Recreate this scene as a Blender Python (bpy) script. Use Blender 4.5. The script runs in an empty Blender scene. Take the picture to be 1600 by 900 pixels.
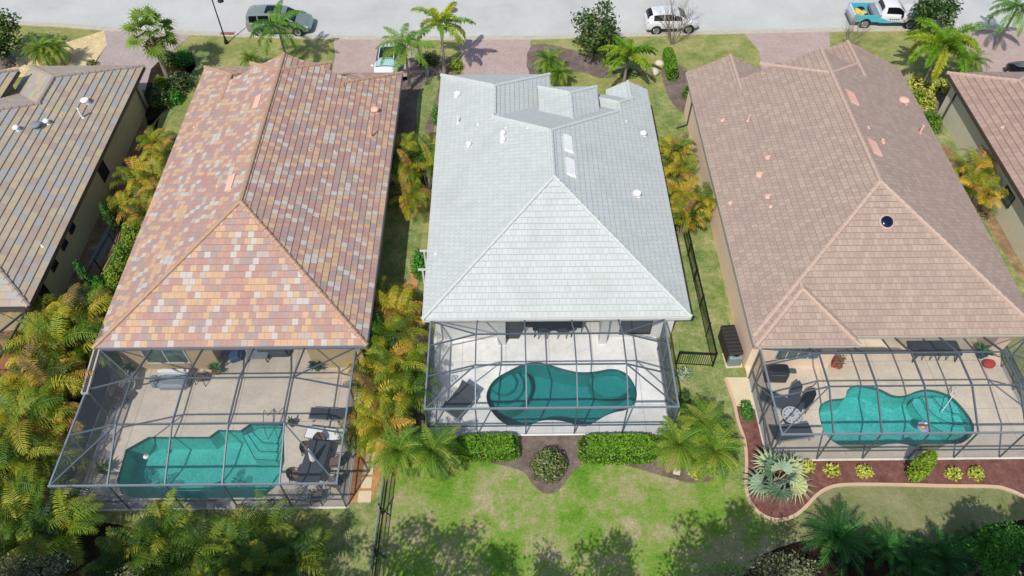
import bpy, math, random
from mathutils import Vector, Matrix, noise
R = math.radians
S = bpy.context.scene
# ---------------------------------------------------------------- camera
CAMH = 35.5; PITCH = R(51.34); YAW = R(0.6); FPX = 1200.0
cd = bpy.data.cameras.new('camera'); cam = bpy.data.objects.new('camera', cd); S.collection.objects.link(cam)
cd.sensor_width = 36; cd.lens = 36 * FPX / 1600; cd.clip_end = 2000; cd.clip_start = 0.5
cam.location = (0, 0, CAMH); cam.rotation_euler = (R(90) - PITCH, 0, -YAW); S.camera = cam
# ---------------------------------------------------------------- sky, sun, exposure
SUN = Vector((0.34, 0.70, -1.0)).normalized()      # direction the light travels
w = bpy.data.worlds.new('World'); S.world = w; w.use_nodes = True
nt = w.node_tree; sky = nt.nodes.new('ShaderNodeTexSky'); sky.sky_type = 'NISHITA'; sky.sun_disc = False
sky.sun_elevation = math.asin(-SUN.z); sky.sun_rotation = math.atan2(-SUN.x, -SUN.y)
nt.links.new(sky.outputs[0], nt.nodes['Background'].inputs[0]); nt.nodes['Background'].inputs[1].default_value = 0.14
sl = bpy.data.lights.new('sun', 'SUN'); sl.energy = 4.0; sl.angle = R(0.55); sl.color = (1.0, 0.955, 0.875)
so = bpy.data.objects.new('sun', sl); S.collection.objects.link(so)
so.rotation_euler = SUN.to_track_quat('-Z', 'Y').to_euler(); so.location = (-20, -40, 60)
S.view_settings.view_transform = 'Standard'; S.view_settings.look = 'None'; S.view_settings.gamma = 1
S.view_settings.exposure = 0.0
S.cycles.transparent_max_bounces = 32; S.cycles.max_bounces = 8
# ---------------------------------------------------------------- pixel of the photo -> point of the place
_c, _s = math.cos(YAW), math.sin(YAW)
def G(px, py, z=0.0):
    u = (px - 800) / FPX; v = (450 - py) / FPX
    y = math.cos(PITCH) + v * math.sin(PITCH); zz = -math.sin(PITCH) + v * math.cos(PITCH)
    t = (z - CAMH) / zz
    return ((u * _c + y * _s) * t, (-u * _s + y * _c) * t)
def GL(pts, z=0.0): return [G(a, b, z) for a, b in pts]
# ---------------------------------------------------------------- materials
def lin(c):
    if isinstance(c, str):
        c = [int(c[i:i+2], 16) / 255 for i in (0, 2, 4)]
        c = [x / 12.92 if x <= .04045 else ((x + .055) / 1.055) ** 2.4 for x in c]
    return (c[0], c[1], c[2], 1)
def newmat(name):
    m = bpy.data.materials.new(name); m.use_nodes = True
    n = m.node_tree.nodes; b = n['Principled BSDF']; return m, m.node_tree, n, b
def N(nt, typ, **kw):
    n = nt.nodes.new(typ)
    for k, v in kw.items():
        if k.startswith('i_'):
            n.inputs[int(k[2:]) if k[2:].isdigit() else k[2:]].default_value = v
        else: setattr(n, k, v)
    return n
def math_(nt, op, a, b=None, c=None):
    n = nt.nodes.new('ShaderNodeMath'); n.operation = op
    for i, x in enumerate((a, b, c)):
        if x is None: continue
        if isinstance(x, (int, float)): n.inputs[i].default_value = x
        else: nt.links.new(x, n.inputs[i])
    return n.outputs[0]
def ramp(nt, fac, stops, interp='LINEAR'):
    n = nt.nodes.new('ShaderNodeValToRGB'); cr = n.color_ramp; cr.interpolation = interp
    while len(cr.elements) < len(stops): cr.elements.new(0.5)
    for e, (p, c) in zip(cr.elements, stops): e.position = p; e.color = lin(c)
    nt.links.new(fac, n.inputs[0]); return n.outputs[0]
def mix(nt, fac, a, b, mode='MIX'):
    n = nt.nodes.new('ShaderNodeMix'); n.data_type = 'RGBA'; n.blend_type = mode
    for i, x in ((0, fac), (6, a), (7, b)):
        if isinstance(x, (int, float)): n.inputs[i].default_value = x
        elif isinstance(x, tuple): n.inputs[i].default_value = x
        else: nt.links.new(x, n.inputs[i])
    return n.outputs[2]
def pos(nt): return N(nt, 'ShaderNodeNewGeometry').outputs['Position']
def noi(nt, vec, scale, detail=3, rough=.55, out='Fac', dist=0):
    n = N(nt, 'ShaderNodeTexNoise'); n.inputs['Scale'].default_value = scale; n.inputs['Detail'].default_value = detail
    n.inputs['Roughness'].default_value = rough; n.inputs['Distortion'].default_value = dist
    nt.links.new(vec, n.inputs['Vector']); return n.outputs[out]
def bump(nt, b, h, strength, dist):
    n = N(nt, 'ShaderNodeBump'); n.inputs['Strength'].default_value = strength; n.inputs['Distance'].default_value = dist
    nt.links.new(h, n.inputs['Height']); nt.links.new(n.outputs[0], b.inputs['Normal'])
def plain(name, col, rough=.6, metal=0, var=.08, scale=3.0, bmp=0):
    m, nt, n, b = newmat(name); c = lin(col)
    b.inputs['Roughness'].default_value = rough; b.inputs['Metallic'].default_value = metal
    f = noi(nt, pos(nt), scale, 5)
    d = tuple(max(0, x * (1 - var * 2)) for x in c[:3]) + (1,); l = tuple(min(1, x * (1 + var * 1.4)) for x in c[:3]) + (1,)
    nt.links.new(mix(nt, f, d, l), b.inputs['Base Color'])
    if bmp: bump(nt, b, noi(nt, pos(nt), scale * 8, 4), .5, bmp)
    return m
def patchy(name, stops, scale=.6, fine=9, rough=.95, bmp=.02, finevar=.35, dist=.3, stretch=None):
    m, nt, n, b = newmat(name); b.inputs['Roughness'].default_value = rough
    b.inputs['Specular IOR Level'].default_value = .2
    p = pos(nt)
    a = noi(nt, p, scale, 6, .62, dist=dist); c = math_(nt, 'ADD', math_(nt, 'MULTIPLY', noi(nt, p, fine, 5, .75), .6), math_(nt, 'MULTIPLY', noi(nt, p, fine * .28, 4, .7), .4))
    f = math_(nt, 'ADD', math_(nt, 'MULTIPLY', a, 1 - finevar), math_(nt, 'MULTIPLY', c, finevar))
    nt.links.new(ramp(nt, f, stops), b.inputs['Base Color'])
    bump(nt, b, noi(nt, p, fine * 2.5, 3, .8), .8, bmp); return m
def tiles(name, cols, wd=.33, course=.36, joint=.55, tint=.12, rough=.85, weather=None):
    m, nt, n, b = newmat(name); b.inputs['Roughness'].default_value = rough
    uv = N(nt, 'ShaderNodeUVMap').outputs[0]; sp = N(nt, 'ShaderNodeSeparateXYZ'); nt.links.new(uv, sp.inputs[0])
    row = math_(nt, 'FLOOR', math_(nt, 'DIVIDE', sp.outputs[1], course))
    u = math_(nt, 'ADD', math_(nt, 'DIVIDE', sp.outputs[0], wd), math_(nt, 'MULTIPLY', math_(nt, 'MODULO', row, 2), .5))
    col = math_(nt, 'FLOOR', u); cb = N(nt, 'ShaderNodeCombineXYZ'); nt.links.new(col, cb.inputs[0]); nt.links.new(row, cb.inputs[1])
    wn = N(nt, 'ShaderNodeTexWhiteNoise'); wn.noise_dimensions = '3D'; nt.links.new(cb.outputs[0], wn.inputs[0])
    k = len(cols); c = ramp(nt, wn.outputs['Value'], [(i / k, x) for i, x in enumerate(cols)], 'CONSTANT')
    pn = noi(nt, pos(nt), 14, 4, .7); pn2 = noi(nt, pos(nt), .5, 5, .6)
    c = mix(nt, 1.0, c, ramp(nt, pn, [(.3, (1 - tint,) * 3), (.7, (1 + 0,) * 3)]), 'MULTIPLY')
    if weather: c = mix(nt, ramp(nt, pn2, [(.5, (0, 0, 0)), (.72, (.55,) * 3)]), c, lin(weather))
    fr = math_(nt, 'FRACT', u); e = math_(nt, 'MULTIPLY', math_(nt, 'LESS_THAN', math_(nt, 'ABSOLUTE', math_(nt, 'SUBTRACT', fr, .5)), .468), 1.0)
    dark = tuple(x * joint for x in lin(cols[0])[:3]) + (1,)
    fv = math_(nt, 'FRACT', math_(nt, 'DIVIDE', sp.outputs[1], course)); e = math_(nt, 'MULTIPLY', e, math_(nt, 'GREATER_THAN', fv, .055))
    c = mix(nt, e, mix(nt, .35, dark, c), c); nt.links.new(c, b.inputs['Base Color'])
    bump(nt, b, math_(nt, 'ADD', e, math_(nt, 'MULTIPLY', pn, .3)), .7, .02); return m
def leafmat(name, cols, trans=.3, rough=.55):
    """leaf colour runs over each frond's own tint (attribute), with a little random variation"""
    m, nt, n, b = newmat(name)
    at = N(nt, 'ShaderNodeAttribute'); at.attribute_name = 'tint'
    oi = N(nt, 'ShaderNodeObjectInfo')
    v = noi(nt, pos(nt), 1.1, 3)
    f = math_(nt, 'ADD', at.outputs['Fac'], math_(nt, 'MULTIPLY', math_(nt, 'SUBTRACT', v, .5), .5))
    f = math_(nt, 'ADD', f, math_(nt, 'MULTIPLY', math_(nt, 'SUBTRACT', oi.outputs['Random'], .5), .22))
    k = len(cols) - 1; c = ramp(nt, f, [(i / k, x) for i, x in enumerate(cols)])
    nt.links.new(c, b.inputs['Base Color']); b.inputs['Roughness'].default_value = rough
    b.inputs['Specular IOR Level'].default_value = .3
    t = N(nt, 'ShaderNodeBsdfTranslucent'); nt.links.new(c, t.inputs[0])
    ms = N(nt, 'ShaderNodeMixShader'); ms.inputs[0].default_value = trans
    nt.links.new(b.outputs[0], ms.inputs[1]); nt.links.new(t.outputs[0], ms.inputs[2])
    nt.links.new(ms.outputs[0], nt.nodes['Material Output'].inputs[0]); return m
def screenmat(name, col, a=.13):
    """woven insect mesh: the more obliquely it is crossed, the more thread is in the way"""
    m, nt, n, b = newmat(name); g = N(nt, 'ShaderNodeNewGeometry')
    dp = N(nt, 'ShaderNodeVectorMath'); dp.operation = 'DOT_PRODUCT'
    nt.links.new(g.outputs['True Normal'], dp.inputs[0]); nt.links.new(g.outputs['Incoming'], dp.inputs[1])
    c = math_(nt, 'MAXIMUM', math_(nt, 'ABSOLUTE', dp.outputs['Value']), .05)
    f = math_(nt, 'MINIMUM', math_(nt, 'DIVIDE', a, c), .9)
    d = N(nt, 'ShaderNodeBsdfDiffuse'); d.inputs[0].default_value = lin(col)
    t = N(nt, 'ShaderNodeBsdfTransparent'); ms = N(nt, 'ShaderNodeMixShader')
    nt.links.new(f, ms.inputs[0]); nt.links.new(t.outputs[0], ms.inputs[1]); nt.links.new(d.outputs[0], ms.inputs[2])
    nt.links.new(ms.outputs[0], nt.nodes['Material Output'].inputs[0]); return m
def watermat(name, tint, sc=2.2, bs=.05):
    m, nt, n, b = newmat(name)
    t = N(nt, 'ShaderNodeBsdfTransparent'); t.inputs[0].default_value = tint + (1,)
    gl = N(nt, 'ShaderNodeBsdfGlossy'); gl.inputs['Roughness'].default_value = .03
    fr = N(nt, 'ShaderNodeFresnel'); fr.inputs[0].default_value = 1.33
    h = noi(nt, pos(nt), sc, 3); bn = N(nt, 'ShaderNodeBump'); bn.inputs['Distance'].default_value = bs; bn.inputs['Strength'].default_value = .5
    nt.links.new(h, bn.inputs['Height']); nt.links.new(bn.outputs[0], gl.inputs['Normal'])
    ms = N(nt, 'ShaderNodeMixShader'); nt.links.new(fr.outputs[0], ms.inputs[0]); nt.links.new(t.outputs[0], ms.inputs[1]); nt.links.new(gl.outputs[0], ms.inputs[2])
    nt.links.new(ms.outputs[0], nt.nodes['Material Output'].inputs[0]); return m
def pebble(name, c1, c2, scale=9):
    m, nt, n, b = newmat(name); b.inputs['Roughness'].default_value = .7
    v = N(nt, 'ShaderNodeTexVoronoi'); v.feature = 'SMOOTH_F1'; v.inputs['Scale'].default_value = scale
    p = pos(nt); wv = N(nt, 'ShaderNodeVectorMath'); wv.operation = 'ADD'
    nt.links.new(p, wv.inputs[0]); nt.links.new(noi(nt, p, 3, 3, out='Color'), wv.inputs[1]); nt.links.new(wv.outputs[0], v.inputs['Vector'])
    f = math_(nt, 'ADD', math_(nt, 'MULTIPLY', v.outputs['Distance'], .7), math_(nt, 'MULTIPLY', noi(nt, p, 1.2, 4), .5))
    nt.links.new(ramp(nt, f, [(.25, c1), (.8, c2)]), b.inputs['Base Color']); return m
def deckm(name, col, joint, gx=2.6, gy=2.6, ox=0, oy=0):
    m, nt, n, b = newmat(name); b.inputs['Roughness'].default_value = .85; p = pos(nt); c = lin(col); sp = N(nt, 'ShaderNodeSeparateXYZ'); nt.links.new(p, sp.inputs[0]); g = None
    for o_, k, of in ((0, gx, ox), (1, gy, oy)):
        q = math_(nt, 'LESS_THAN', math_(nt, 'FRACT', math_(nt, 'DIVIDE', math_(nt, 'ADD', sp.outputs[o_], 100 + of), k)), .016 / k * 1.6); g = q if g is None else math_(nt, 'MAXIMUM', g, q)
    f = noi(nt, p, .7, 6, .65); f2 = noi(nt, p, 5, 5, .7); ff = math_(nt, 'ADD', math_(nt, 'MULTIPLY', f, .65), math_(nt, 'MULTIPLY', f2, .35))
    d = tuple(x * .82 for x in c[:3]); l = tuple(min(1, x * 1.08) for x in c[:3]); nt.links.new(mix(nt, g, ramp(nt, ff, [(.35, d), (.6, l)]), lin(joint)), b.inputs['Base Color']); return m
def pavers(name, cols, bw=.2, bh=.1, mortar='8d8580', sc=1.0):
    m, nt, n, b = newmat(name); b.inputs['Roughness'].default_value = .9
    br = N(nt, 'ShaderNodeTexBrick'); br.inputs['Scale'].default_value = 1; br.inputs['Brick Width'].default_value = bw; br.inputs['Row Height'].default_value = bh
    br.inputs['Mortar Size'].default_value = .006; br.inputs['Color1'].default_value = lin(cols[0]); br.inputs['Color2'].default_value = lin(cols[1]); br.inputs['Mortar'].default_value = lin(mortar)
    p = pos(nt); nt.links.new(p, br.inputs['Vector'])
    f = noi(nt, p, .7, 6, .7); f2 = noi(nt, p, 6, 4, .7)
    c = mix(nt, ramp(nt, f2, [(.35, (0, 0, 0)), (.65, (.6,) * 3)]), br.outputs['Color'], lin(cols[2]))
    c = mix(nt, 1.0, c, ramp(nt, f, [(.25, (.78,) * 3), (.7, (1, 1, 1))]), 'MULTIPLY')
    nt.links.new(c, b.inputs['Base Color']); bump(nt, b, br.outputs['Fac'], -.4, .01); return m

M = {}
M['lawn'] = patchy('lawn', [(.36, '426a18'), (.44, '638a2a'), (.50, '7f9146'), (.55, '9a946c'), (.62, 'b8a885')], .45, 8, finevar=.55)
M['lawn_front'] = patchy('lawn_front', [(.36, '4e652a'), (.45, '788246'), (.54, '97955c'), (.64, 'b3aa80')], .5, 9, finevar=.6)
M['lawn_tan'] = patchy('lawn_tan', [(.34, '52602e'), (.45, '72794a'), (.55, '878660'), (.68, 'a09a76')], .5, 9, finevar=.6)
M['lawn_green'] = patchy('lawn_green', [(.36, '4a6230'), (.46, '6b7f45'), (.53, '8a905a'), (.61, 'aba37c')], .8, 9, finevar=.6)
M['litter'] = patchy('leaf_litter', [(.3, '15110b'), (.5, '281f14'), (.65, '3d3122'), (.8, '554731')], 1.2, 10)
M['mulch'] = patchy('mulch', [(.3, '4a3f3a'), (.48, '6e6059'), (.6, '8b7b72'), (.75, 'a4948a')], 1.0, 14, finevar=.6)
M['mulch_red'] = patchy('red_mulch', [(.3, '48302a'), (.48, '6f4b44'), (.6, '8a6158'), (.78, 'aa857b')], 1.6, 16, finevar=.65)
M['gravel'] = patchy('gravel', [(.3, '8a5a38'), (.5, 'b78459'), (.62, 'd0a377'), (.78, 'e0c19a')], 1.4, 18, finevar=.7)
M['rock'] = patchy('beige_rock', [(.3, '8e7650'), (.45, 'cdb384'), (.58, 'e4d0a4'), (.75, 'f2e6c6')], 1.2, 7, finevar=.75, bmp=.06)
M['earth'] = patchy('dry_earth', [(.3, '5e4a38'), (.5, '8c7355'), (.62, 'a99272'), (.78, 'bfae8f')], 1.2, 9, finevar=.5)
M['road'] = patchy('road', [(.25, 'a5a5a2'), (.5, 'b9b9b5'), (.75, 'c6c6c1')], .25, 8, rough=.9, bmp=.004, finevar=.35)
M['concrete'] = plain('kerb_concrete', 'b9b2a2', .9, var=.16, scale=2.5, bmp=.004)
M['drive'] = pavers('driveway_pavers', ('b3a09b', 'a3918f', 'bfb0aa'))
M['drive_pink'] = pavers('pink_pavers', ('b99e95', 'aa938c', 'c4b0a8'))
M['brick_patio'] = pavers('red_patio', ('a5614c', '8f5443', 'b4745c'), .4, .2)
M['deck_tan'] = deckm('tan_deck', 'c6bbab', '8f8678')
M['deck_white'] = deckm('white_deck', 'e9e8e3', 'b0afa9', 2.4, 2.8, .9)
M['deck_beige'] = deckm('beige_deck', 'd2c4b0', 'a39680', 3.0, 3.0)
M['pad'] = plain('cream_concrete', 'd3c2a0', .9, var=.08, scale=1.5)
M['edging'] = plain('edging', 'c9ab90', .9, var=.08, scale=2)
M['t_multi'] = tiles('multicolour_roof_tile', ['c8a486', 'b48f83', 'a9938b', 'c4a282', 'ae8c83', 'c0b7ae', 'b99282', 'a3918d', 'c7a788', 'b18c82', 'b7a79d', 'b08980'], .34, .36, .62)
M['t_white'] = tiles('white_roof_tile', ['bfc4c0', 'bcc1bd', 'c1c6c2', 'bec3bf'], .30, .345, .70, tint=.05, weather='abb1aa')
M['t_pink'] = tiles('rosy_brown_roof_tile', ['ae9889', 'a89284', 'b29c8d', 'a68f82', 'ab9587'], .27, .345, .55, tint=.16, weather='98837a')
M['t_grey'] = tiles('grey_buff_roof_tile', ['b8aa93', 'ada293', 'bba98a', 'a5a39f', 'b39f88', 'ab988b', 'b5a68f'], .62, .40, .85, tint=.14)
M['t_mauve'] = tiles('mauve_roof_tile', ['ab9082', 'a2887b', 'b09486', 'a58b7f'], .40, .40, .75, tint=.14)
M['cap_multi'] = plain('salmon_ridge', 'b59379', .85, var=.12, scale=4)
M['cap_white'] = plain('white_ridge', 'c0c5c1', .85, var=.06)
M['cap_pink'] = plain('pale_pink_ridge', 'bba292', .85, var=.10, scale=4)
M['cap_grey'] = plain('grey_ridge', 'a3958b', .85, var=.10, scale=4)
M['fascia'] = plain('bronze_gutter', '4a433d', .5)
M['gutter_light'] = plain('pale_gutter', 'b5ada3', .5)
M['gutter_grey'] = plain('grey_gutter', '6f7780', .45)
M['wall_tan'] = plain('tan_stucco', 'b9a27c', .9, var=.06, bmp=.004)
M['wall_olive'] = plain('olive_stucco', 'b8ab7f', .9, var=.08, bmp=.004)
M['wall_white'] = plain('white_stucco', 'd2d2cd', .9, var=.04, bmp=.004)
M['wall_peach'] = plain('peach_stucco', 'efd2b6', .9, var=.05, bmp=.004)
M['wall_grey'] = plain('greige_stucco', 'd0cab2', .9, var=.05, bmp=.004)
M['glass'] = plain('dark_window_glass', '1c2429', .08, var=.02)
M['glass_green'] = plain('green_window_glass', '4d6660', .12, var=.05)
M['frame_white'] = plain('white_frame', 'cfcfcb', .5)
M['frame_dark'] = plain('dark_bronze', '26282b', .45)
M['cage_metal'] = plain('blue_grey_enclosure_frame', '606b74', .42, .25, var=.05)
M['cage_light'] = plain('pale_enclosure_beam', '87929a', .42, .25, var=.05)
M['screen'] = screenmat('insect_screen', '5b646c', .12)
M['screen_dark'] = screenmat('dense_insect_screen', '5a626b', .17)
M['pool_teal'] = pebble('teal_plaster', '2e8b8a', '3a9f9b', 6)
M['pool_turq'] = pebble('turquoise_plaster', '3aa9a6', '8fd8d0', 7)
M['pool_green'] = pebble('green_plaster', '5aa79f', '8cc9bf', 9)
M['water'] = watermat('pool_water', (.55, .86, .87)); M['water2'] = watermat('bright_pool_water', (.55, .90, .90), 3.0, .12)
M['poolline'] = plain('waterline_tile', '3b5f60', .3)
M['stepline2'] = plain('soft_step_edge', '1f5a5c', .4); M['stepline'] = plain('step_edge_tile', '1d3a40', .3)
M['black'] = plain('black_metal', '101113', .45); M['charcoal'] = plain('charcoal_fabric', '3a4148', .9)
M['dark'] = plain('dark_brown_wicker', '35302d', .8); M['brown'] = plain('brown_cushion', '6e5b51', .9)
M['white'] = plain('white_plastic', 'ecece9', .5); M['greyp'] = plain('grey_plastic', '7d8790', .5)
M['salmon'] = plain('salmon_vent', 'e2b3a0', .8); M['steel'] = plain('steel', 'b8bcc0', .25, .9)
M['red'] = plain('red_fabric', 'b03326', .8); M['blue'] = plain('blue_cushion', '2b4a74', .8); M['terracotta'] = plain('terracotta', '8b5a3f', .8)
M['rubber'] = plain('tyre_rubber', '151515', .8); M['trunk'] = plain('palm_trunk', '8d8375', .95, var=.2, scale=6, bmp=.01)
M['bark'] = plain('bark', '5c5145', .95, var=.2, scale=6); M['twig'] = plain('pale_twig', '8d8272', .9, var=.1)
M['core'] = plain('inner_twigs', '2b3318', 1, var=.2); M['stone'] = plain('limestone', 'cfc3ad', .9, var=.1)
M['areca'] = leafmat('areca_leaf', ['1f340a', '4a6612', '808a1a', 'b5aa2a', 'c49a38', '80643c'], .12)
M['areca_green'] = leafmat('green_areca_leaf', ['22400d', '3d6012', '647f18', '8f9624', 'aba034'], .12)
M['areca_shaded'] = leafmat('shaded_areca_leaf', ['16300a', '28490e', '456314', '687c1e', '908f35'], .1)  # deep green, with tree shade on the bottom palms put into the leaf colour
M['foxtail'] = leafmat('foxtail_leaf', ['5c8a1c', '7ba324', '9bb02c', 'b8b236', 'bd9f3a'], .3)
M['queen'] = leafmat('queen_leaf', ['35601c', '4c7f24', '6b9832', '8aa63c'], .3)
M['date'] = leafmat('date_leaf', ['33561a', '4c7420', '6f9428', '93a63a', 'aaa04e'], .25)
M['fan'] = leafmat('fan_leaf', ['40581c', '5f7d28', '7d9838', '97a24c'], .25)
M['dead'] = leafmat('dead_frond', ['5b4a2e', '7a6540', '93805a'], .2)
M['silver'] = leafmat('silver_leaf', ['5f7d5c', '84a184', 'a6ba9c', 'bcc48e'], .22)
M['hedge'] = leafmat('hedge_leaf', ['335810', '4d7a16', '6a9820', '84ad30'], .2)
M['hedge2'] = leafmat('bush_leaf', ['3c5724', '557238', '6f8a45', '8b9a63', '8f6a5a'], .25)
M['dark_leaf'] = leafmat('dark_glossy_leaf', ['1f3a19', '2f4f20', '46652b', '6f7f3e', '7a6844'], .18, .4)
M['yellow_leaf'] = leafmat('yellow_variegated_leaf', ['7f9130', 'a9b340', 'cbcb58', 'dcd578'], .28)
M['lime'] = leafmat('lime_leaf', ['4b6d18', '6f9020', '8aa82e', 'a6b53a'], .28)
M['conifer'] = leafmat('conifer_leaf', ['2d5720', '3f7030', '57883a'], .2)
M['grey_leaf'] = leafmat('grey_green_leaf', ['4a5538', '67704c', '858865', '9f9b7b'], .2)
M['leafgreen'] = leafmat('fresh_leaf', ['2e6a22', '468a2e', '63a33c'], .25)
M['cycad'] = leafmat('cycad_leaf', ['1f4a1e', '2d6128', '3f7a30', '5a8a38'], .22)
M['paint_silver'] = plain('silver_green_paint', 'a3aca4', .25, .55, var=.02); M['paint_white'] = plain('white_paint', 'd8d9dc', .22, 0, var=.01)
M['paint_turq'] = plain('turquoise_paint', '4fb3c8', .3, 0, var=.02); M['paint_black'] = plain('black_paint', '0c0c10', .15, 0, var=.02)
M['carglass'] = plain('car_glass', '0f161c', .06, 0, var=.02); M['carglass_b'] = plain('blue_windscreen', '9cc4cc', .08, 0, var=.1, scale=1)
M['trim'] = plain('black_trim', '1b1c1e', .6); M['tail'] = plain('tail_light', '8e1220', .2); M['head'] = plain('head_light', 'b9c2c8', .1)
M['yellow'] = plain('yellow_sacks', 'd8c25a', .8, var=.2)
# ---------------------------------------------------------------- mesh helpers
def link(o): S.collection.objects.link(o); return o
def tag(o, label=None, cat=None, group=None, kind=None):
    for k, v in (('label', label), ('category', cat), ('group', group), ('kind', kind)):
        if v: o[k] = v
    return o
def thing(name, label, cat, loc=(0, 0, 0), rz=0, group=None):
    o = link(bpy.data.objects.new(name, None)); o.location = loc; o.rotation_euler = (0, 0, rz); o.empty_display_size = .3
    return tag(o, label, cat, group)
LOCAL = set()
def local(o): LOCAL.add(o.name); return o            # its parts are written around the origin, the thing is moved afterwards
def rootoff(p):
    if not p: return (0, 0, 0)
    while p.parent: p = p.parent
    return (0, 0, 0) if p.name in LOCAL else tuple(p.location)
class MB:
    def __init__(s): s.v = []; s.f = []; s.t = []; s.uv = {}; s.smooth = False
    def add(s, vs, fs, tint=None):
        b = len(s.v); s.v += [tuple(p) for p in vs]; s.f += [tuple(b + i for i in f) for f in fs]
        if tint is not None: s.t += [tint] * (len(s.v) - len(s.t))
        return s
    def box(s, x0, x1, y0, y1, z0, z1):
        return s.add([(x0, y0, z0), (x1, y0, z0), (x1, y1, z0), (x0, y1, z0), (x0, y0, z1), (x1, y0, z1), (x1, y1, z1), (x0, y1, z1)],
                     [(3, 2, 1, 0), (4, 5, 6, 7), (0, 1, 5, 4), (1, 2, 6, 5), (2, 3, 7, 6), (3, 0, 4, 7)])
    def rbox(s, c, sx, sy, sz, rz=0, tilt=0, bev=0):
        """box centred on c, bevelled along its vertical edges when bev"""
        m = Matrix.Translation(c) @ Matrix.Rotation(rz, 4, 'Z') @ Matrix.Rotation(tilt, 4, 'X')
        if bev:
            hx, hy, e = sx / 2, sy / 2, bev
            def oc(k): return [((hx - e) * k, -hy * k), (hx * k, (-hy + e) * k), (hx * k, (hy - e) * k), ((hx - e) * k, hy * k), ((-hx + e) * k, hy * k), (-hx * k, (hy - e) * k), (-hx * k, (-hy + e) * k), ((-hx + e) * k, -hy * k)]
            n = 8; b2 = min(e, sz * .3); k2 = 1 - min(.3, b2 / min(hx, hy))
            vs = [m @ Vector((x, y, z)) for k, z in ((1, -sz / 2), (1, sz / 2 - b2), (k2, sz / 2)) for x, y in oc(k)]
            fs = [(r * n + i, r * n + (i + 1) % n, (r + 1) * n + (i + 1) % n, (r + 1) * n + i) for r in (0, 1) for i in range(n)] + [tuple(range(2 * n, 3 * n)), tuple(range(n - 1, -1, -1))]
            return s.add(vs, fs)
        vs = [m @ Vector((x * sx / 2, y * sy / 2, z * sz / 2)) for z in (-1, 1) for x, y in ((-1, -1), (1, -1), (1, 1), (-1, 1))]
        return s.add(vs, [(3, 2, 1, 0), (4, 5, 6, 7), (0, 1, 5, 4), (1, 2, 6, 5), (2, 3, 7, 6), (3, 0, 4, 7)])
    def bar(s, p, q, w, h=None):
        p, q = Vector(p), Vector(q); h = h or w; d = (q - p)
        if d.length < 1e-6: return s
        d.normalize(); up = Vector((0, 0, 1)) if abs(d.z) < .95 else Vector((0, 1, 0))
        a = d.cross(up).normalized() * w / 2; b = a.cross(d).normalized() * h / 2
        vs = [c + k * a + l * b for c in (p, q) for k, l in ((-1, -1), (1, -1), (1, 1), (-1, 1))]
        return s.add(vs, [(3, 2, 1, 0), (4, 5, 6, 7), (0, 1, 5, 4), (1, 2, 6, 5), (2, 3, 7, 6), (3, 0, 4, 7)])
    def tube(s, pts, rs, n=8, tint=None):
        pts = [Vector(p) for p in pts]; rs = rs if isinstance(rs, (list, tuple)) else [rs] * len(pts); vs = []
        for i, p in enumerate(pts):
            d = (pts[min(i + 1, len(pts) - 1)] - pts[max(i - 1, 0)]).normalized()
            up = Vector((0, 0, 1)) if abs(d.z) < .9 else Vector((1, 0, 0)); a = d.cross(up).normalized(); b = a.cross(d)
            vs += [p + rs[i] * (math.cos(2 * math.pi * k / n) * a + math.sin(2 * math.pi * k / n) * b) for k in range(n)]
        fs = [(i * n + k, i * n + (k + 1) % n, (i + 1) * n + (k + 1) % n, (i + 1) * n + k) for i in range(len(pts) - 1) for k in range(n)]
        fs += [tuple(range(n - 1, -1, -1)), tuple(range((len(pts) - 1) * n, len(pts) * n))]
        return s.add(vs, fs, tint)
    def lathe(s, c, prof, n=16, tint=None):
        """prof: (radius, height) from bottom to top"""
        vs = [(c[0] + r * math.cos(2 * math.pi * k / n), c[1] + r * math.sin(2 * math.pi * k / n), c[2] + z) for r, z in prof for k in range(n)]
        fs = [(i * n + k, i * n + (k + 1) % n, (i + 1) * n + (k + 1) % n, (i + 1) * n + k) for i in range(len(prof) - 1) for k in range(n)]
        fs += [tuple(range(n - 1, -1, -1)), tuple(range((len(prof) - 1) * n, len(prof) * n))]
        return s.add(vs, fs, tint)
    def prism(s, pts, z0, z1):
        n = len(pts); vs = [(x, y, z0) for x, y in pts] + [(x, y, z1) for x, y in pts]
        return s.add(vs, [tuple(range(n - 1, -1, -1)), tuple(range(n, 2 * n))] + [(i, (i + 1) % n, n + (i + 1) % n, n + i) for i in range(n)])
    def build(s, name, mat, parent=None, off=None, smooth=None):
        me = bpy.data.meshes.new(name); o = off if off is not None else rootoff(parent)
        me.from_pydata([(a - o[0], b - o[1], c - o[2]) for a, b, c in s.v], [], s.f)
        if s.uv:
            l = me.uv_layers.new(name='UVMap')
            for pi, p in enumerate(me.polygons):
                q = s.uv.get(pi)
                if q:
                    for k, li in enumerate(p.loop_indices): l.data[li].uv = q[k]
        if s.t:
            at = me.attributes.new('tint', 'FLOAT', 'POINT'); at.data.foreach_set('value', (s.t + [.5] * len(s.v))[:len(s.v)])
        if smooth or (smooth is None and s.smooth):
            me.polygons.foreach_set('use_smooth', [True] * len(me.polygons)); me.set_sharp_from_angle(angle=R(38))
        me.materials.append(M[mat] if isinstance(mat, str) else mat); me.update()
        ob = link(bpy.data.objects.new(name, me))
        if parent: ob.parent = parent
        return ob
def copy_thing(root, loc, rz=0, sc=1.0, label=None, group=None):
    r = link(root.copy()); r.location = loc; r.rotation_euler = (0, 0, rz); r.scale = (sc, sc, sc)
    if label: r['label'] = label
    if group: r['group'] = group
    for ch in root.children:
        c = link(ch.copy()); c.parent = r
        for g in ch.children: d = link(g.copy()); d.parent = c
    return r
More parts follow.
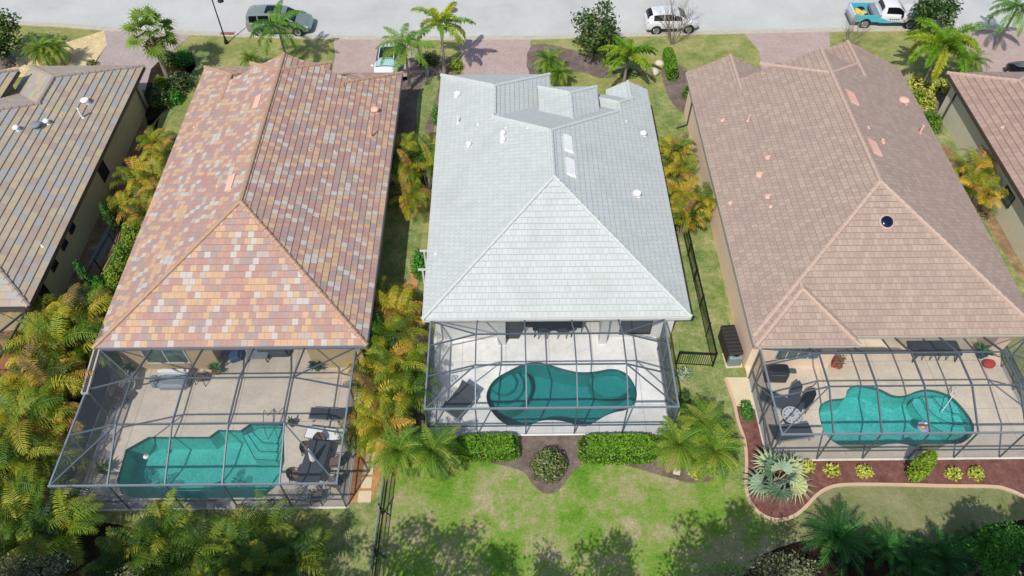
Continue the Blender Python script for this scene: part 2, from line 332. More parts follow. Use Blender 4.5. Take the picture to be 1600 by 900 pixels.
def catmull(pts, k=6, closed=True):
    n = len(pts); out = []
    for i in range(n if closed else n - 1):
        p = [pts[(i + j) % n] if closed else pts[min(max(i + j, 0), n - 1)] for j in (-1, 0, 1, 2)]
        for t in range(k):
            t /= k
            out.append(tuple(.5 * (2 * p[1][a] + (p[2][a] - p[0][a]) * t + (2 * p[0][a] - 5 * p[1][a] + 4 * p[2][a] - p[3][a]) * t * t + (3 * p[1][a] - p[0][a] - 3 * p[2][a] + p[3][a]) * t ** 3) for a in (0, 1)))
    if not closed: out.append(tuple(pts[-1]))
    return out
import bmesh
def sheet(name, outer, z, mat, holes=(), thick=0, parent=None, kind=None):
    """flat polygon, optionally with holes, and with a real edge when thick"""
    bm = bmesh.new(); es = []
    for loop in [outer] + list(holes):
        vs = [bm.verts.new((x, y, z)) for x, y in loop]
        es += [bm.edges.new((vs[i], vs[(i + 1) % len(vs)])) for i in range(len(vs))]
    bmesh.ops.triangle_fill(bm, use_beauty=True, use_dissolve=False, edges=es)
    bm.normal_update()
    for f in bm.faces:
        if f.normal.z < 0: f.normal_flip()
    if thick:
        n0 = len(bm.verts); bnd = [e for e in bm.edges if e.is_boundary]
        g = bmesh.ops.extrude_edge_only(bm, edges=bnd)
        for v in [q for q in g['geom'] if isinstance(q, bmesh.types.BMVert)]: v.co.z -= thick
    me = bpy.data.meshes.new(name); bm.to_mesh(me); bm.free(); me.materials.append(M[mat])
    o = link(bpy.data.objects.new(name, me))
    if parent: o.parent = parent; me.transform(Matrix.Translation(-Vector(rootoff(parent))))
    if kind: o['kind'] = kind
    return o
def ribbon(mb, pts, wd, z0, z1, closed=False):
    """a low strip (kerb, edging) of width wd along a line"""
    n = len(pts); L = []; Rr = []
    for i in range(n):
        a = pts[(i - 1) % n] if (closed or i > 0) else pts[i]; b = pts[(i + 1) % n] if (closed or i < n - 1) else pts[i]
        dx, dy = b[0] - a[0], b[1] - a[1]; l = math.hypot(dx, dy) or 1
        L.append((pts[i][0] - dy / l * wd / 2, pts[i][1] + dx / l * wd / 2)); Rr.append((pts[i][0] + dy / l * wd / 2, pts[i][1] - dx / l * wd / 2))
    for i in range(n if closed else n - 1):
        j = (i + 1) % n
        mb.add([(L[i][0], L[i][1], z0), (Rr[i][0], Rr[i][1], z0), (Rr[j][0], Rr[j][1], z0), (L[j][0], L[j][1], z0), (L[i][0], L[i][1], z1), (Rr[i][0], Rr[i][1], z1), (Rr[j][0], Rr[j][1], z1), (L[j][0], L[j][1], z1)],
               [(4, 5, 6, 7), (0, 4, 7, 3), (1, 2, 6, 5)])
    return mb
# ================================================================ THE SETTING
def struct(o): o['kind'] = 'structure'; return o
POOL_MID = catmull(GL([(760,622),(764,606),(775,592),(795,580),(820,569),(845,567),(880,577),(905,582),(930,581),(955,577),(975,582),(988,596),(995,615),(991,631),(978,641),(960,645),(945,651),(928,661),(915,667),(900,665),(885,660),(862,657),(842,659),(825,666),(800,667),(783,659),(768,643)]), 4)
POOL_RIGHT = catmull(GL([(1279,641),(1286,630),(1300,624.5),(1319,622),(1323,611),(1334,603),(1352,603),(1373,608),(1395,618),(1413,618.5),(1431,612),(1447,609),(1467,612),(1488,622),(1508,643),(1519,660),(1521,674),(1513,686),(1498,694),(1478,695),(1465,702),(1450,706),(1431,700),(1408,694),(1385,695),(1366,700),(1350,704),(1332,704),(1316,699),(1296,686),(1284,668)]), 4)
POOL_LEFT = GL([(183,752),(197,703),(233,683),(327,683),(342,672),(376,673),(392,662),(443,663),(445,720),(436,757),(410,778),(212,779),(190,772)])
POOLS = [POOL_MID, POOL_RIGHT, POOL_LEFT]
def grow(pts, d):
    n = len(pts); A = sum(pts[i][0] * pts[(i + 1) % n][1] - pts[(i + 1) % n][0] * pts[i][1] for i in range(n)); sg = 1 if A > 0 else -1; out = []
    for i in range(n):
        a, b = pts[i - 1], pts[(i + 1) % n]; dx, dy = b[0] - a[0], b[1] - a[1]; l = math.hypot(dx, dy)
        out.append((pts[i][0] + dy / l * d * sg, pts[i][1] - dx / l * d * sg))
    return out
gs = sheet("ground", [(-260, -120), (260, -120), (260, 420), (-260, 420)], 0, "lawn_front", [grow(p, .35) for p in POOLS], kind="structure")
ground_n = 0
def lay(name, px, mat, lvl, smooth=0, world=False):
    pts = px if world else GL(px)
    if smooth: pts = catmull(pts, smooth)
    return sheet(name, pts, .004 * lvl, mat, kind='structure')
# back lawns, side yards
lay('lawn', [(-10.2, 8), (11.9, 6), (13.0, 14.4), (12.6, 20.5), (11.4, 24), (8.0, 20.5), (4, 18.0), (-6.0, 18.0), (-6.2, 12), (-10.2, 12)], 'lawn', 1, world=True)
lay('lawn', [(11.9, 6), (60, 6), (60, 18), (12.9, 18)], 'lawn_tan', 2, world=True)
lay('lawn', GL([(1052, 590), (1100, 560), (1040, 250), (1020, 140), (1065, 150), (1096, 250), (1150, 560), (1190, 700), (1165, 760), (1120, 740)]), 'lawn_green', 2, world=True)
lay('side_yard', GL([(1040, 330), (1064, 345), (1112, 572), (1055, 572)]), 'lawn_green', 3, world=True)
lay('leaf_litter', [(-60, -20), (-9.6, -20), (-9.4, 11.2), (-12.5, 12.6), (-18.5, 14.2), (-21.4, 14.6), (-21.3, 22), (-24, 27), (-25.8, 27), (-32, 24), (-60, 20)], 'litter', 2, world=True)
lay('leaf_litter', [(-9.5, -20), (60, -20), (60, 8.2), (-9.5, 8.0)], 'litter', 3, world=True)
lay('lawn', GL([(520, 790), (590, 780), (606, 745), (590, 900), (480, 900)]), 'lawn_green', 4, world=True)
lay('gravel_path', GL([(572, 560), (640, 430), (645, 400), (655, 400), (648, 520), (640, 660), (596, 740), (575, 800), (545, 800), (528, 780)]), 'gravel', 3, world=True)
lay('side_yard', GL([(598, 440), (642, 440), (640, 390), (655, 390), (668, 320), (640, 310), (602, 310)]), 'lawn_green', 4, world=True)
lay('mulch_bed', GL([(640, 350), (670, 330), (678, 200), (690, 120), (628, 120), (610, 250), (602, 330)]), 'mulch', 3, world=True)
lay('lawn', GL([(648, 250), (652, 150), (668, 120), (690, 118), (676, 170), (664, 200), (660, 250)]), 'lawn_green', 5, world=True)
lay('earth_patch', GL([(642, 335), (655, 318), (672, 312), (670, 322), (645, 340)]), 'gravel', 5, world=True)
lay('mulch_bed', GL([(655, 480), (668, 480), (664, 670), (640, 668), (642, 590)]), 'mulch', 5, world=True)
lay('mulch_bed', GL([(596, 670), (700, 668), (1100, 668), (1118, 700), (1118, 745), (1085, 755), (1050, 748), (1015, 738), (980, 728), (930, 722), (902, 730), (886, 750), (870, 768), (850, 771), (832, 757), (818, 738), (780, 726), (740, 722), (690, 727), (640, 735)]), 'mulch', 5, 3, world=True)
BED = catmull(GL([(1133, 592), (1140, 612), (1147, 632), (1153, 660), (1163, 690), (1166, 725), (1165, 760), (1172, 785), (1190, 805), (1215, 813), (1240, 807), (1258, 793), (1275, 775), (1292, 764), (1320, 758), (1400, 758), (1480, 760), (1550, 761), (1575, 766), (1600, 777), (1640, 800)]), 4, False)
lay('red_mulch_bed', BED + GL([(1700, 800), (1700, 716), (1205, 716), (1170, 590)]), 'mulch_red', 5, world=True)
e = MB(); ribbon(e, BED, .16, 0, .09); struct(e.build('edging', 'edging'))
lay('concrete_pad', [(1133, 590), (1169, 590), (1183, 640), (1148, 634)], 'pad', 7)
lay('side_yard', GL([(1455, 210), (1600, 470), (1640, 560), (1700, 480), (1500, 180), (1460, 180)]), 'lawn_green', 3, world=True)
lay('dry_earth', GL([(1480, 225), (1600, 400), (1640, 470), (1625, 480), (1590, 430), (1468, 232)]), 'earth', 4, world=True)
lay('side_yard', GL([(128, 470), (215, 330), (250, 180), (215, 200), (85, 470)]), 'earth', 4, world=True)
lay('stone_walk', GL([(137, 415), (152, 417), (182, 362), (170, 350)]), 'greyp', 6, world=True)
lay('lawn', GL([(262, 190), (290, 150), (320, 100), (340, 60), (300, 90), (240, 200), (235, 260)]), 'lawn_green', 4, world=True)
lay('leaf_litter', catmull(GL([(1180, 880), (1235, 850), (1290, 842), (1350, 850), (1420, 846), (1480, 850), (1540, 822), (1600, 812), (1750, 800), (1750, 960), (1180, 960)]), 3), 'litter', 4, world=True)  # dark soil under the trees; part of their deep shade is in its colour
# street side
KERB = [(-70, 60.4)] + GL([(0, 36), (80, 40), (160, 46), (300, 53), (420, 58), (540, 60.5), (660, 61.5), (830, 60.5), (960, 57), (1100, 52.5), (1320, 48), (1600, 45.5)]) + [(80, 54.9)]
sheet('road', KERB + [(80, 64.5), (-70, 69)], .004, 'road', kind='structure')
kb = MB(); ribbon(kb, [(x, y - .08) for x, y in KERB], .16, 0, .05); struct(kb.build('kerb', 'concrete'))
gutter = sheet('kerb_gutter', KERB + [(x, y + .42) for x, y in reversed(KERB)], .009, 'concrete', kind='structure')
def drive(px, mat, lvl=3): lay('driveway', px, mat, lvl)
drive([(163, 46.8), (300, 54), (268, 80), (238, 108), (228, 140), (200, 150), (135, 118), (150, 95), (167, 70)], 'drive')
drive([(520, 61), (650, 63), (655, 80), (642, 125), (518, 125), (524, 85)], 'drive_pink')
drive([(716, 63), (829, 62), (826, 132), (726, 130), (722, 90)], 'drive_pink')
drive([(1163, 53), (1296, 49.6), (1297, 76), (1250, 112), (1192, 112), (1186, 80)], 'drive_pink')
drive([(1500, 47.5), (1700, 46), (1700, 130), (1500, 122), (1510, 90)], 'drive_pink')
lay('rock_bed', [(118, 62), (163, 47.5), (167, 70), (152, 95), (138, 118), (-30, 122), (-30, 92), (30, 90), (60, 80)], 'rock', 3)
lay('mulch_bed', [(-40, 88), (24, 88), (26, 104), (-10, 112), (-40, 112)], 'mulch', 4)
lay('mulch_bed', [(236, 108), (262, 82), (300, 82), (306, 104), (268, 160), (232, 200), (222, 160)], 'litter', 4)
lay('mulch_bed', [(832, 70), (900, 80), (965, 115), (935, 122), (905, 112), (830, 118)], 'mulch', 4, 3)
lay('mulch_bed', [(1035, 105), (1072, 108), (1085, 178), (1058, 170), (1040, 140)], 'mulch', 4, 3)
lay('mulch_bed', [(640, 90), (700, 88), (722, 120), (690, 135), (640, 130)], 'mulch', 4)
lay('mulch_bed', [(1440, 150), (1490, 118), (1485, 170), (1470, 210), (1445, 190)], 'mulch', 4)
st = MB()
for a, b, w_ in (((560, 776), (577, 778), 'lowest, nearest the grass'), ((565, 754), (578, 756), 'second from the bottom, greyish'), ((568, 733), (580, 735), 'third from the bottom'), ((572, 712), (583, 714), 'fourth from the bottom'), ((575, 690), (586, 692), 'topmost, by the palms')):
    s_ = tag(MB().prism([(G(*a)[0], G(*a)[1] - .3), (G(*b)[0] + .1, G(*a)[1] - .3), (G(*b)[0] + .1, G(*a)[1] + .28), (G(*a)[0], G(*a)[1] + .28)], 0.012, .05).build('stepping_stone', 'pad'),
             'square cream stepping stone in the orange gravel, ' + w_, 'paving stone', 'stepping stones in the gravel')
tag(MB().prism(GL([(1054, 727), (1064, 729), (1062, 743), (1051, 741)]), 0, .07).build('paving_stone', 'stone'), 'single cream stone slab lying in the mulch below the right date palm', 'paving stone')
# ---------------------------------------------------------------- roofs
def clip(poly, d, lo, hi):
    """keep the part of a 3D polygon whose height d(p) up the slope is between lo and hi"""
    for s_, lim in ((1, lo), (-1, -hi)):
        out = []
        for i, p in enumerate(poly):
            q = poly[(i + 1) % len(poly)]; a, b = s_ * d(p) - lim, s_ * d(q) - lim
            if a >= -1e-9: out.append(p)
            if (a > 1e-9 and b < -1e-9) or (a < -1e-9 and b > 1e-9): out.append(p + (q - p) * (a / (a - b)))
        poly = out
        if len(poly) < 3: return []
    return poly
def stepped(mb, poly, e, up, course=.36, t=.04):
    """a roof plane as overlapping courses: each course's lower edge stands t proud of the one below"""
    o = poly[0]; nrm = e.cross(up).normalized()
    if nrm.z < 0: nrm = -nrm
    d = lambda p: (p - o).dot(up); top = max(d(p) for p in poly); k = 0
    while k * course < top - 1e-4:
        lo, hi = k * course, min((k + 1) * course, top); band = clip([Vector(p) for p in poly], d, lo, hi)
        if len(band) >= 3:
            h = lambda p: t * (1 - (d(p) - lo) / course) + .012
            vs = [p + nrm * h(p) for p in band]; uv = [((p - o).dot(e), d(p)) for p in band]
            if (vs[1] - vs[0]).cross(vs[2] - vs[1]).dot(nrm) < 0: vs.reverse(); uv.reverse(); band = band[::-1]
            mb.uv[len(mb.f)] = [(u, min(v, hi - 1e-4)) for u, v in uv]; mb.add(vs, [tuple(range(len(vs)))])
            low = [p for p in band if abs(d(p) - lo) < 1e-5]
            if len(low) >= 2:
                low.sort(key=lambda p: (p - o).dot(e)); a, b = low[0], low[-1]
                mb.uv[len(mb.f)] = [((a - o).dot(e), lo + .005), ((b - o).dot(e), lo + .005)] + [((b - o).dot(e), lo + .01), ((a - o).dot(e), lo + .01)]
                mb.add([a + nrm * -.006, b + nrm * -.006, b + nrm * (t + .012), a + nrm * (t + .012)], [(0, 1, 2, 3)])
        k += 1
def caps(mb, p, q, r=.13, seg=.42):
    p, q = Vector(p), Vector(q); L = (q - p).length; n = max(1, round(L / seg)); d = (q - p) / L; a = d.cross(Vector((0, 0, 1))).normalized(); b = a.cross(d).normalized()
    if b.z < 0: b = -b
    for i in range(n):
        s0, s1 = p + d * (L * i / n - .02), p + d * (L * (i + 1) / n); vs = []
        for c, rr, lift in ((s0, r * 1.12, .035), (s1, r * .92, .01)):
            for ang in (-.15, .22, .5, .78, 1.15):
                vs.append(c + a * rr * math.cos(ang * math.pi) + b * (rr * .85 * math.sin(ang * math.pi) + lift))
        mb.add(vs, [(i_, i_ + 1, 6 + i_, 5 + i_) for i_ in range(4)] + [(4, 3, 2, 1, 0), (5, 6, 7, 8, 9)])
def roof_block(T, C, F, x0, x1, y0, y1, z0=3.0, near='hip', far='hip', pitch=.5, course=.36, t=.04, cy=None, ce=None, fl=None, fr=None, fas=.2, over=None):
    hw = (x1 - x0) / 2; xc = (x0 + x1) / 2; zr = z0 + hw * pitch
    ya = y0 + hw if near == 'hip' else y0; yb = y1 - hw if far == 'hip' else y1
    V = Vector; cs = 1 / math.sqrt(1 + pitch * pitch); A = V((x0, y0, z0)); B = V((x1, y0, z0)); Cc = V((x1, y1, z0)); D = V((x0, y1, z0)); P = V((xc, ya, zr)); Q = V((xc, yb, zr))
    stepped(T, [A, P, Q, D], V((0, 1, 0)), V((cs, 0, cs * pitch)), course, t)
    stepped(T, [B, P, Q, Cc], V((0, 1, 0)), V((-cs, 0, cs * pitch)), course, t)
    if near == 'hip': stepped(T, [A, B, P], V((1, 0, 0)), V((0, cs, cs * pitch)), course, t)
    if far == 'hip': stepped(T, [D, Cc, Q], V((1, 0, 0)), V((0, -cs, cs * pitch)), course, t)
    caps(C, V((xc, cy, zr)) if cy else P, V((xc, ce, zr)) if ce else Q)
    if near == 'hip': caps(C, A, P); caps(C, B, P)
    if far == 'hip':
        for E_, z_ in ((D, fl), (Cc, fr)): caps(C, E_ + (Q - E_) * ((z_ - z0) / (zr - z0) if z_ else 0), Q)
    # boards and gutter under the eaves, and the soffit
    for a, b, on in (((x0, y0), (x1, y0), near != 'none'), ((x1, y0), (x1, y1), 1), ((x1, y1), (x0, y1), far != 'none'), ((x0, y1), (x0, y0), 1)):
        if on: F.bar((a[0], a[1], z0 - fas / 2 - .012), (b[0], b[1], z0 - fas / 2 - .012), .11, fas)
    F.add([(x0, y0, z0 - fas + .05), (x1, y0, z0 - fas + .05), (x1, y1, z0 - fas + .05), (x0, y1, z0 - fas + .05)], [(3, 2, 1, 0)])
    if far == 'gable': return [V((x0 + .45, y1 - .4, z0 + .1)), V((x1 - .45, y1 - .4, z0 + .1)), V((xc, y1 - .4, zr - .1))]
def window(par, c, wd, h, ax, glass='glass', frame='frame_dark', bars=1):
    """c centre on the wall face; ax 'x' or 'y' = the axis the wall faces (sign in ax[1])"""
    sg = -1 if ax[0] == '-' else 1; f = MB(); g = MB(); b_ = MB()
    def bx(m, u0, u1, z0, z1, d0, d1):
        d0, d1 = sorted((sg * d0, sg * d1))
        if ax[1] == 'x': m.box(c[0] + d0, c[0] + d1, c[1] + u0, c[1] + u1, c[2] + z0, c[2] + z1)
        else: m.box(c[0] + u0, c[0] + u1, c[1] + d0, c[1] + d1, c[2] + z0, c[2] + z1)
    t = .06
    bx(f, -wd / 2, wd / 2, h / 2 - t, h / 2, -.02, .05); bx(f, -wd / 2, wd / 2, -h / 2, -h / 2 + t, -.02, .07)
    bx(f, -wd / 2, -wd / 2 + t, -h / 2 + t, h / 2 - t, -.02, .05); bx(f, wd / 2 - t, wd / 2, -h / 2 + t, h / 2 - t, -.02, .05)
    for k in range(bars):
        u = -wd / 2 + wd * (k + 1) / (bars + 1); bx(f, u - .025, u + .025, -h / 2 + t, h / 2 - t, -.02, .045)
    bx(g, -wd / 2 + t, wd / 2 - t, -h / 2 + t, h / 2 - t, -.02, .02)
    fo = f.build('window', frame, par); g.build('pane', glass, fo)
def vent_pipe(par, x, y, z, h=.3, r=.06, mat='salmon', hood=0):
    m = MB(); m.lathe((x, y, z - .12), [(r * 2.2, 0), (r * 2.0, .13), (r, .16), (r, .12 + h), (r * .9, .12 + h)], 10)
    if hood: m.lathe((x, y, z + h), [(r * 1.1, 0), (r * 2.1, .02), (r * 2.0, .10), (r * 1.1, .17)], 12)
    m.build('roof_vent', mat, par, smooth=1)
def ridge_vent(par, x, y, z, wx, ly, mat, sl, hh=.17):
    """low box vent lying on a roof slope; sl = slope rise per metre of x"""
    m = MB(); zz = lambda a: z + sl * (a - x)
    for k, (g, h0, h1) in enumerate(((0, -.05, hh), )):
        x0, x1, y0, y1 = x - wx / 2, x + wx / 2, y - ly / 2, y + ly / 2
        m.add([(x0, y0, zz(x0) + h0), (x1, y0, zz(x1) + h0), (x1, y1, zz(x1) + h0), (x0, y1, zz(x0) + h0), (x0 + .03, y0 + .04, zz(x0) + h1), (x1 - .03, y0 + .04, zz(x1) + h1), (x1 - .03, y1 - .04, zz(x1) + h1), (x0 + .03, y1 - .04, zz(x0) + h1)],
              [(4, 5, 6, 7), (0, 1, 5, 4), (1, 2, 6, 5), (2, 3, 7, 6), (3, 0, 4, 7)])
        m.bar((x1 + .015, y0 + .05, zz(x1) + .03), (x1 + .015, y1 - .05, zz(x1) + .03), .03, .05)
    m.build('ridge_vent', mat, par)
def house(label, loc, blocks, tile, cap, wall, fascia, course, walls, gables=(), t=.04):
    h = thing('house', label, 'house', loc, group='single-storey tiled-roof houses in the row'); T, F, W = MB(), MB(), MB(); gb = []; CL = []
    for bi, b in enumerate(blocks):
        kw = dict(b[6]) if len(b) > 6 else {}; C = MB(); CL.append(C)
        g = roof_block(T, C, F, b[0] + .004 * bi, b[1] - .004 * bi, b[2], b[3], b[4] - .005 * bi, near=b[5][0], far=b[5][1], course=course, t=t, **kw)
        if g: gb.append(g)
    for k, (x0, x1, y0, y1, z1) in enumerate(walls): W.box(x0 + .003 * k, x1 - .003 * k, y0 + .003 * k, y1, -.05, z1)
    for g in gb:
        n = [p + Vector((0, -.2, 0)) for p in g]; W.add(g + n, [(0, 1, 2), (5, 4, 3), (0, 1, 4, 3), (1, 2, 5, 4), (2, 0, 3, 5)])
    W.build('wall', wall, h); r = T.build('roof', tile, h); [C.build('ridge_caps', cap, r) for C in CL]; F.build('gutter', fascia, h)
    return h, r
HH, HN, NN, NG, HG = ('hip', 'hip'), ('hip', 'none'), ('none', 'none'), ('none', 'gable'), ('hip', 'gable'); NH = ('none', 'hip')
# left-middle house, multicoloured tiles
h2, r2 = house('house with a salmon, tan and grey multicoloured tile roof', (-14.15, 33.5, 0),
    [(-21.1, -7.2, 22.3, 42.6, 3.0, HG), (-21.1, -15.4, 36, 46.1, 3.0, NH, {'cy': 40.6}), (-14.0, -7.2, 36, 45.3, 3.0, NH, {'cy': 41.5}), (-16.8, -11.5, 36, 43.5, 5.13, NH)],
    't_multi', 'cap_multi', 'wall_tan', 'gutter_grey', .36,
    [(-20.6, -7.7, 25.4, 42.2, 2.85), (-20.6, -15.6, 22.9, 30, 2.8), (-10.6, -7.7, 22.9, 30, 2.8), (-20.6, -15.9, 40, 45.6, 2.84), (-13.5, -7.7, 40, 44.8, 2.83), (-16.3, -12.0, 38, 43.0, 4.9)])
window(h2, (-18.2, 22.897, 1.35), 2.3, 1.35, '-y', 'glass_green', 'frame_white', 1)
window(h2, (-13.2, 25.397, 1.2), 4.2, 2.2, '-y', 'glass', 'frame_dark', 3)
for px, py, hd, hh in ((647/4+0, 0, 0, 0),)[:0]: pass
def on_slope(px, py, x0, x1, z0=3.0, pitch=.5):
    """where a pixel of the photo meets the side slopes of a roof"""
    z = 5.0
    for _ in range(60):
        x, y = G(px, py, z); z += (z0 + pitch * min(x - x0, x1 - x) - z) * .6
    return x, y, z
for px, py, hd, hh in ((586, 174, 1, .12), (580, 214, 0, .8), (484, 235, 0, .12), (523, 237, 0, .1), (329, 192, 0, .08), (304, 199, 0, .1), (297, 278, 0, .1), (340, 291, 0, .1), (243, 320, 0, .1), (289, 200, 0, .1)):
    x, y, z = on_slope(px, py, -21.1, -7.2); vent_pipe(r2, x, y, z, hh if not hd else .12, .055 if not hd else .13, 'salmon', hd)
for px, py in ((360, 286), (402, 159)):
    x, y, z = on_slope(px, py, -21.1, -7.2); ridge_vent(r2, x, y, z, .5, 1.25, 'salmon', .5, .09)
tile_end = on_slope(178, 522, -21.1, -7.2)
# middle house, white roof
h3, r3 = house('house with the pale white-grey flat tile roof, in the middle of the row', (2.6, 33.5, 0),
    [(-4.43, 9.65, 23.95, 41.85, 3.0, HH, {'fl': 4.84, 'fr': 4.14}), (-4.43, 3.05, 34, 45.0, 3.0, NH, {'cy': 38.5}), (5.0, 9.65, 36, 42.7, 3.0, NH, {'cy': 39.4, 'fr': 3.6}), (6.9, 9.65, 37, 43.3, 3.0, NG, {'cy': 41.2}), (2.2, 6.0, 35, 42.0, 4.2, NH)],
    't_white', 'cap_white', 'wall_white', 'frame_white', .345,
    [(-3.93, 9.15, 27.4, 41.3, 2.85), (-3.93, -.1, 24.75, 30, 2.8), (5.2, 9.15, 24.75, 30, 2.8), (-3.93, 2.6, 40, 44.5, 2.84), (5.5, 9.15, 40, 42.7, 2.83), (2.7, 5.5, 38, 41.5, 4.0)], t=.03)
window(h3, (7.1, 24.747, 1.25), 1.75, 1.7, '-y', 'glass', 'frame_dark', 0)
window(h3, (2.5, 27.397, 1.2), 4.4, 2.2, '-y', 'glass', 'frame_dark', 3)
d_ = MB(); d_.box(-.14, -.1 + .75, 24.72, 24.78, .02, 2.5); d_.build('door', 'frame_dark', h3)
col = MB().box(-.55, -.1, 24.3, 24.74, 0, 2.8); col.build('column', 'wall_white', h3)
col = MB().box(5.1, 5.5, 24.3, 24.74, 0, 2.8); col.build('column', 'wall_white', h3)
for px, py, hh, rr, hd in ((715, 149, .12, .11, 1), (716, 192, .55, .05, 0), (747.5, 195, .12, .04, 0), (791, 200, .1, .04, 0), (786, 211, .15, .08, 1), (786, 221, .15, .08, 1), (825, 200, .1, .04, 0), (733, 228, .15, .08, 1), (978, 190, .1, .04, 0), (1005, 211, .12, .1, 1), (995, 305, .14, .12, 1), (681, 397, .08, .04, 0)):
    x, y, z = on_slope(px, py, -4.43, 9.65); vent_pipe(r3, x, y, z, hh, rr, 'white', hd)
for px, py in ((888, 226), (892, 263)):
    x, y, z = on_slope(px, py, -4.43, 9.65); ridge_vent(r3, x, y, z, .55, 1.4, 'white', -.5)
# right-middle house, rosy brown roof
h4, r4 = house('house with the plain rosy-brown tile roof and round skylight', (20.1, 33.5, 0),
    [(12.67, 27.65, 22.64, 42.4, 3.0, HG), (12.67, 18.0, 22.04, 30, 3.0, HN, {'ce': 25.4}), (12.67, 18.2, 34, 45.2, 3.0, NG, {'cy': 41.3}), (19.0, 27.65, 33, 45.6, 3.0, NG, {'cy': 41.6}), (18.1, 21.2, 40, 46.2, 3.0, NH), (16.9, 23.4, 36, 43.1, 5.1, NH)],
    't_pink', 'cap_pink', 'wall_peach', 'gutter_light', .345,
    [(12.93, 27.1, 26.2, 42, 2.85), (12.93, 17.5, 22.7, 30, 2.8), (12.93, 17.7, 40, 44.6, 2.84), (18.6, 27.1, 40, 44.9, 2.83), (17.4, 22.9, 38, 42.6, 4.9), (26.3, 27.1, 23.3, 30, 2.8)], t=.03)
window(h4, (15.5, 22.697, 1.45), 2.4, 1.3, '-y', 'glass_green', 'frame_white', 3)
window(h4, (21.5, 26.197, 1.2), 5.0, 2.2, '-y', 'glass', 'frame_dark', 3)
for px, py, hh, rr, hd in ((1130, 188, .12, .06, 0), (1169, 189, .5, .045, 0), (1201, 246, .1, .07, 0), (1188, 273, .12, .09, 0), (1201, 307, .12, .07, 0), (1142, 317, .1, .06, 0), (1411, 160, .14, .12, 1), (1437, 208, .6, .05, 0), (1356, 200, .1, .05, 0), (1378, 222, .2, .07, 0), (1205, 323, .1, .05, 0)):
    x, y, z = on_slope(px, py, 12.67, 27.65); vent_pipe(r4, x, y, z, hh, rr * 1.35, 'salmon', hd)
for px, py in ((1331, 153), (1366, 231)):
    x, y, z = on_slope(px, py, 12.67, 27.65); ridge_vent(r4, x, y, z, .6, 1.3, 'salmon', -.5, .09)
# round skylight on the hip face towards us
z = 5.0
for _ in range(60):
    x, y = G(1385, 347, z); z += (3.0 + .5 * (y - 22.64) - z) * .6
sk = MB(); sk.lathe((0, 0, 0), [(.40, -.08), (.40, .05), (.34, .07)], 24); so_ = sk.build('skylight_ring', 'cap_pink', r4, off=(0, 0, 0), smooth=1)
dm = MB(); dm.lathe((0, 0, 0), [(.335, .03), (.31, .12), (.22, .17), (.08, .19)], 24); do_ = dm.build('skylight_dome', plain('blue_skylight', '0d1a33', .08), r4, off=(0, 0, 0), smooth=1)
for o in (so_, do_):
    o.data.transform(Matrix.Translation((x - h4.location.x, y - h4.location.y, z)) @ Matrix.Rotation(math.atan(.5), 4, 'X'))
# far left house
h1, r1 = house('house with the grey-buff tile roof at the left edge', (-32, 35, 0),
    [(-39.4, -25.45, 25.0, 43.5, 3.0, HH, {'fr': 4.95}), (-33.4, -25.45, 34, 46.3, 3.0, NH, {'cy': 39.5}), (-38.6, -32.85, 34, 44.2, 4.2, NH)],
    't_grey', 'cap_grey', 'wall_olive', 'fascia', .40,
    [(-38.9, -26.05, 25.6, 43, 2.85), (-32.9, -26.05, 40, 45.7, 2.84), (-38.1, -33.4, 38, 43.6, 4.0)], t=.055)
for yy, ww, hh, zc in ((37.2, 1.0, 1.2, 1.5), (31.8, .7, .6, 1.9), (30.5, .7, .6, 1.9), (28.9, .7, .6, 1.9), (26.8, 1.2, 2.0, 1.2)):
    window(h1, (-26.047, yy, zc), ww, hh, '+x', 'glass', 'frame_dark', 0)
for px, py, hh, rr, hd, mt in ((134, 160, .14, .13, 1, 'white'), (129, 184, .75, .06, 0, 'white'), (96, 182, .1, .05, 0, 'salmon'), (74, 193, .15, .09, 1, 'white'), (57, 198, .12, .16, 1, 'greyp'), (27, 203, .14, .09, 1, 'white'), (66, 385, .1, .06, 0, 'white')):
    x, y, z = on_slope(px, py, -39.4, -25.45); vent_pipe(r1, x, y, z, hh, rr, mt, hd)
# far right house
h5, r5 = house('house with the mauve-brown tile roof at the right edge', (38, 35, 0),
    [(30.9, 45.0, 22.5, 42.4, 3.0, HH, {'fl': 4.45}), (30.9, 36.8, 34, 44.9, 3.0, NH, {'cy': 38.9})], 't_mauve', 'cap_pink', 'wall_grey', 'fascia', .40,
    [(31.25, 44.5, 23.1, 42, 2.85), (31.25, 36.2, 40, 44.3, 2.84)], t=.05)
window(h5, (31.247, 34.0, 1.7), 1.2, .9, '-x', 'glass_green', 'frame_dark', 0)
x, y, z = on_slope(1567, 199, 30.9, 45.0); vent_pipe(r5, x, y, z, .1, .07, 'salmon', 0)
dp = MB().bar((31.2, 43.4, 0), (31.2, 43.4, 2.8), .09, .09); dp.build('downpipe', 'fascia', h5)
dp = MB().bar((12.88, 43.0, .1), (12.88, 43.0, 2.8), .08, .08).bar((12.88, 43.0, .15), (12.1, 42.7, .1), .08, .08); dp.build('downpipe', 'fascia', h4)
dp = MB().bar((-25.95, 45.0, .1), (-25.95, 45.0, 2.8), .08, .08); dp.build('downpipe', 'fascia', h1)
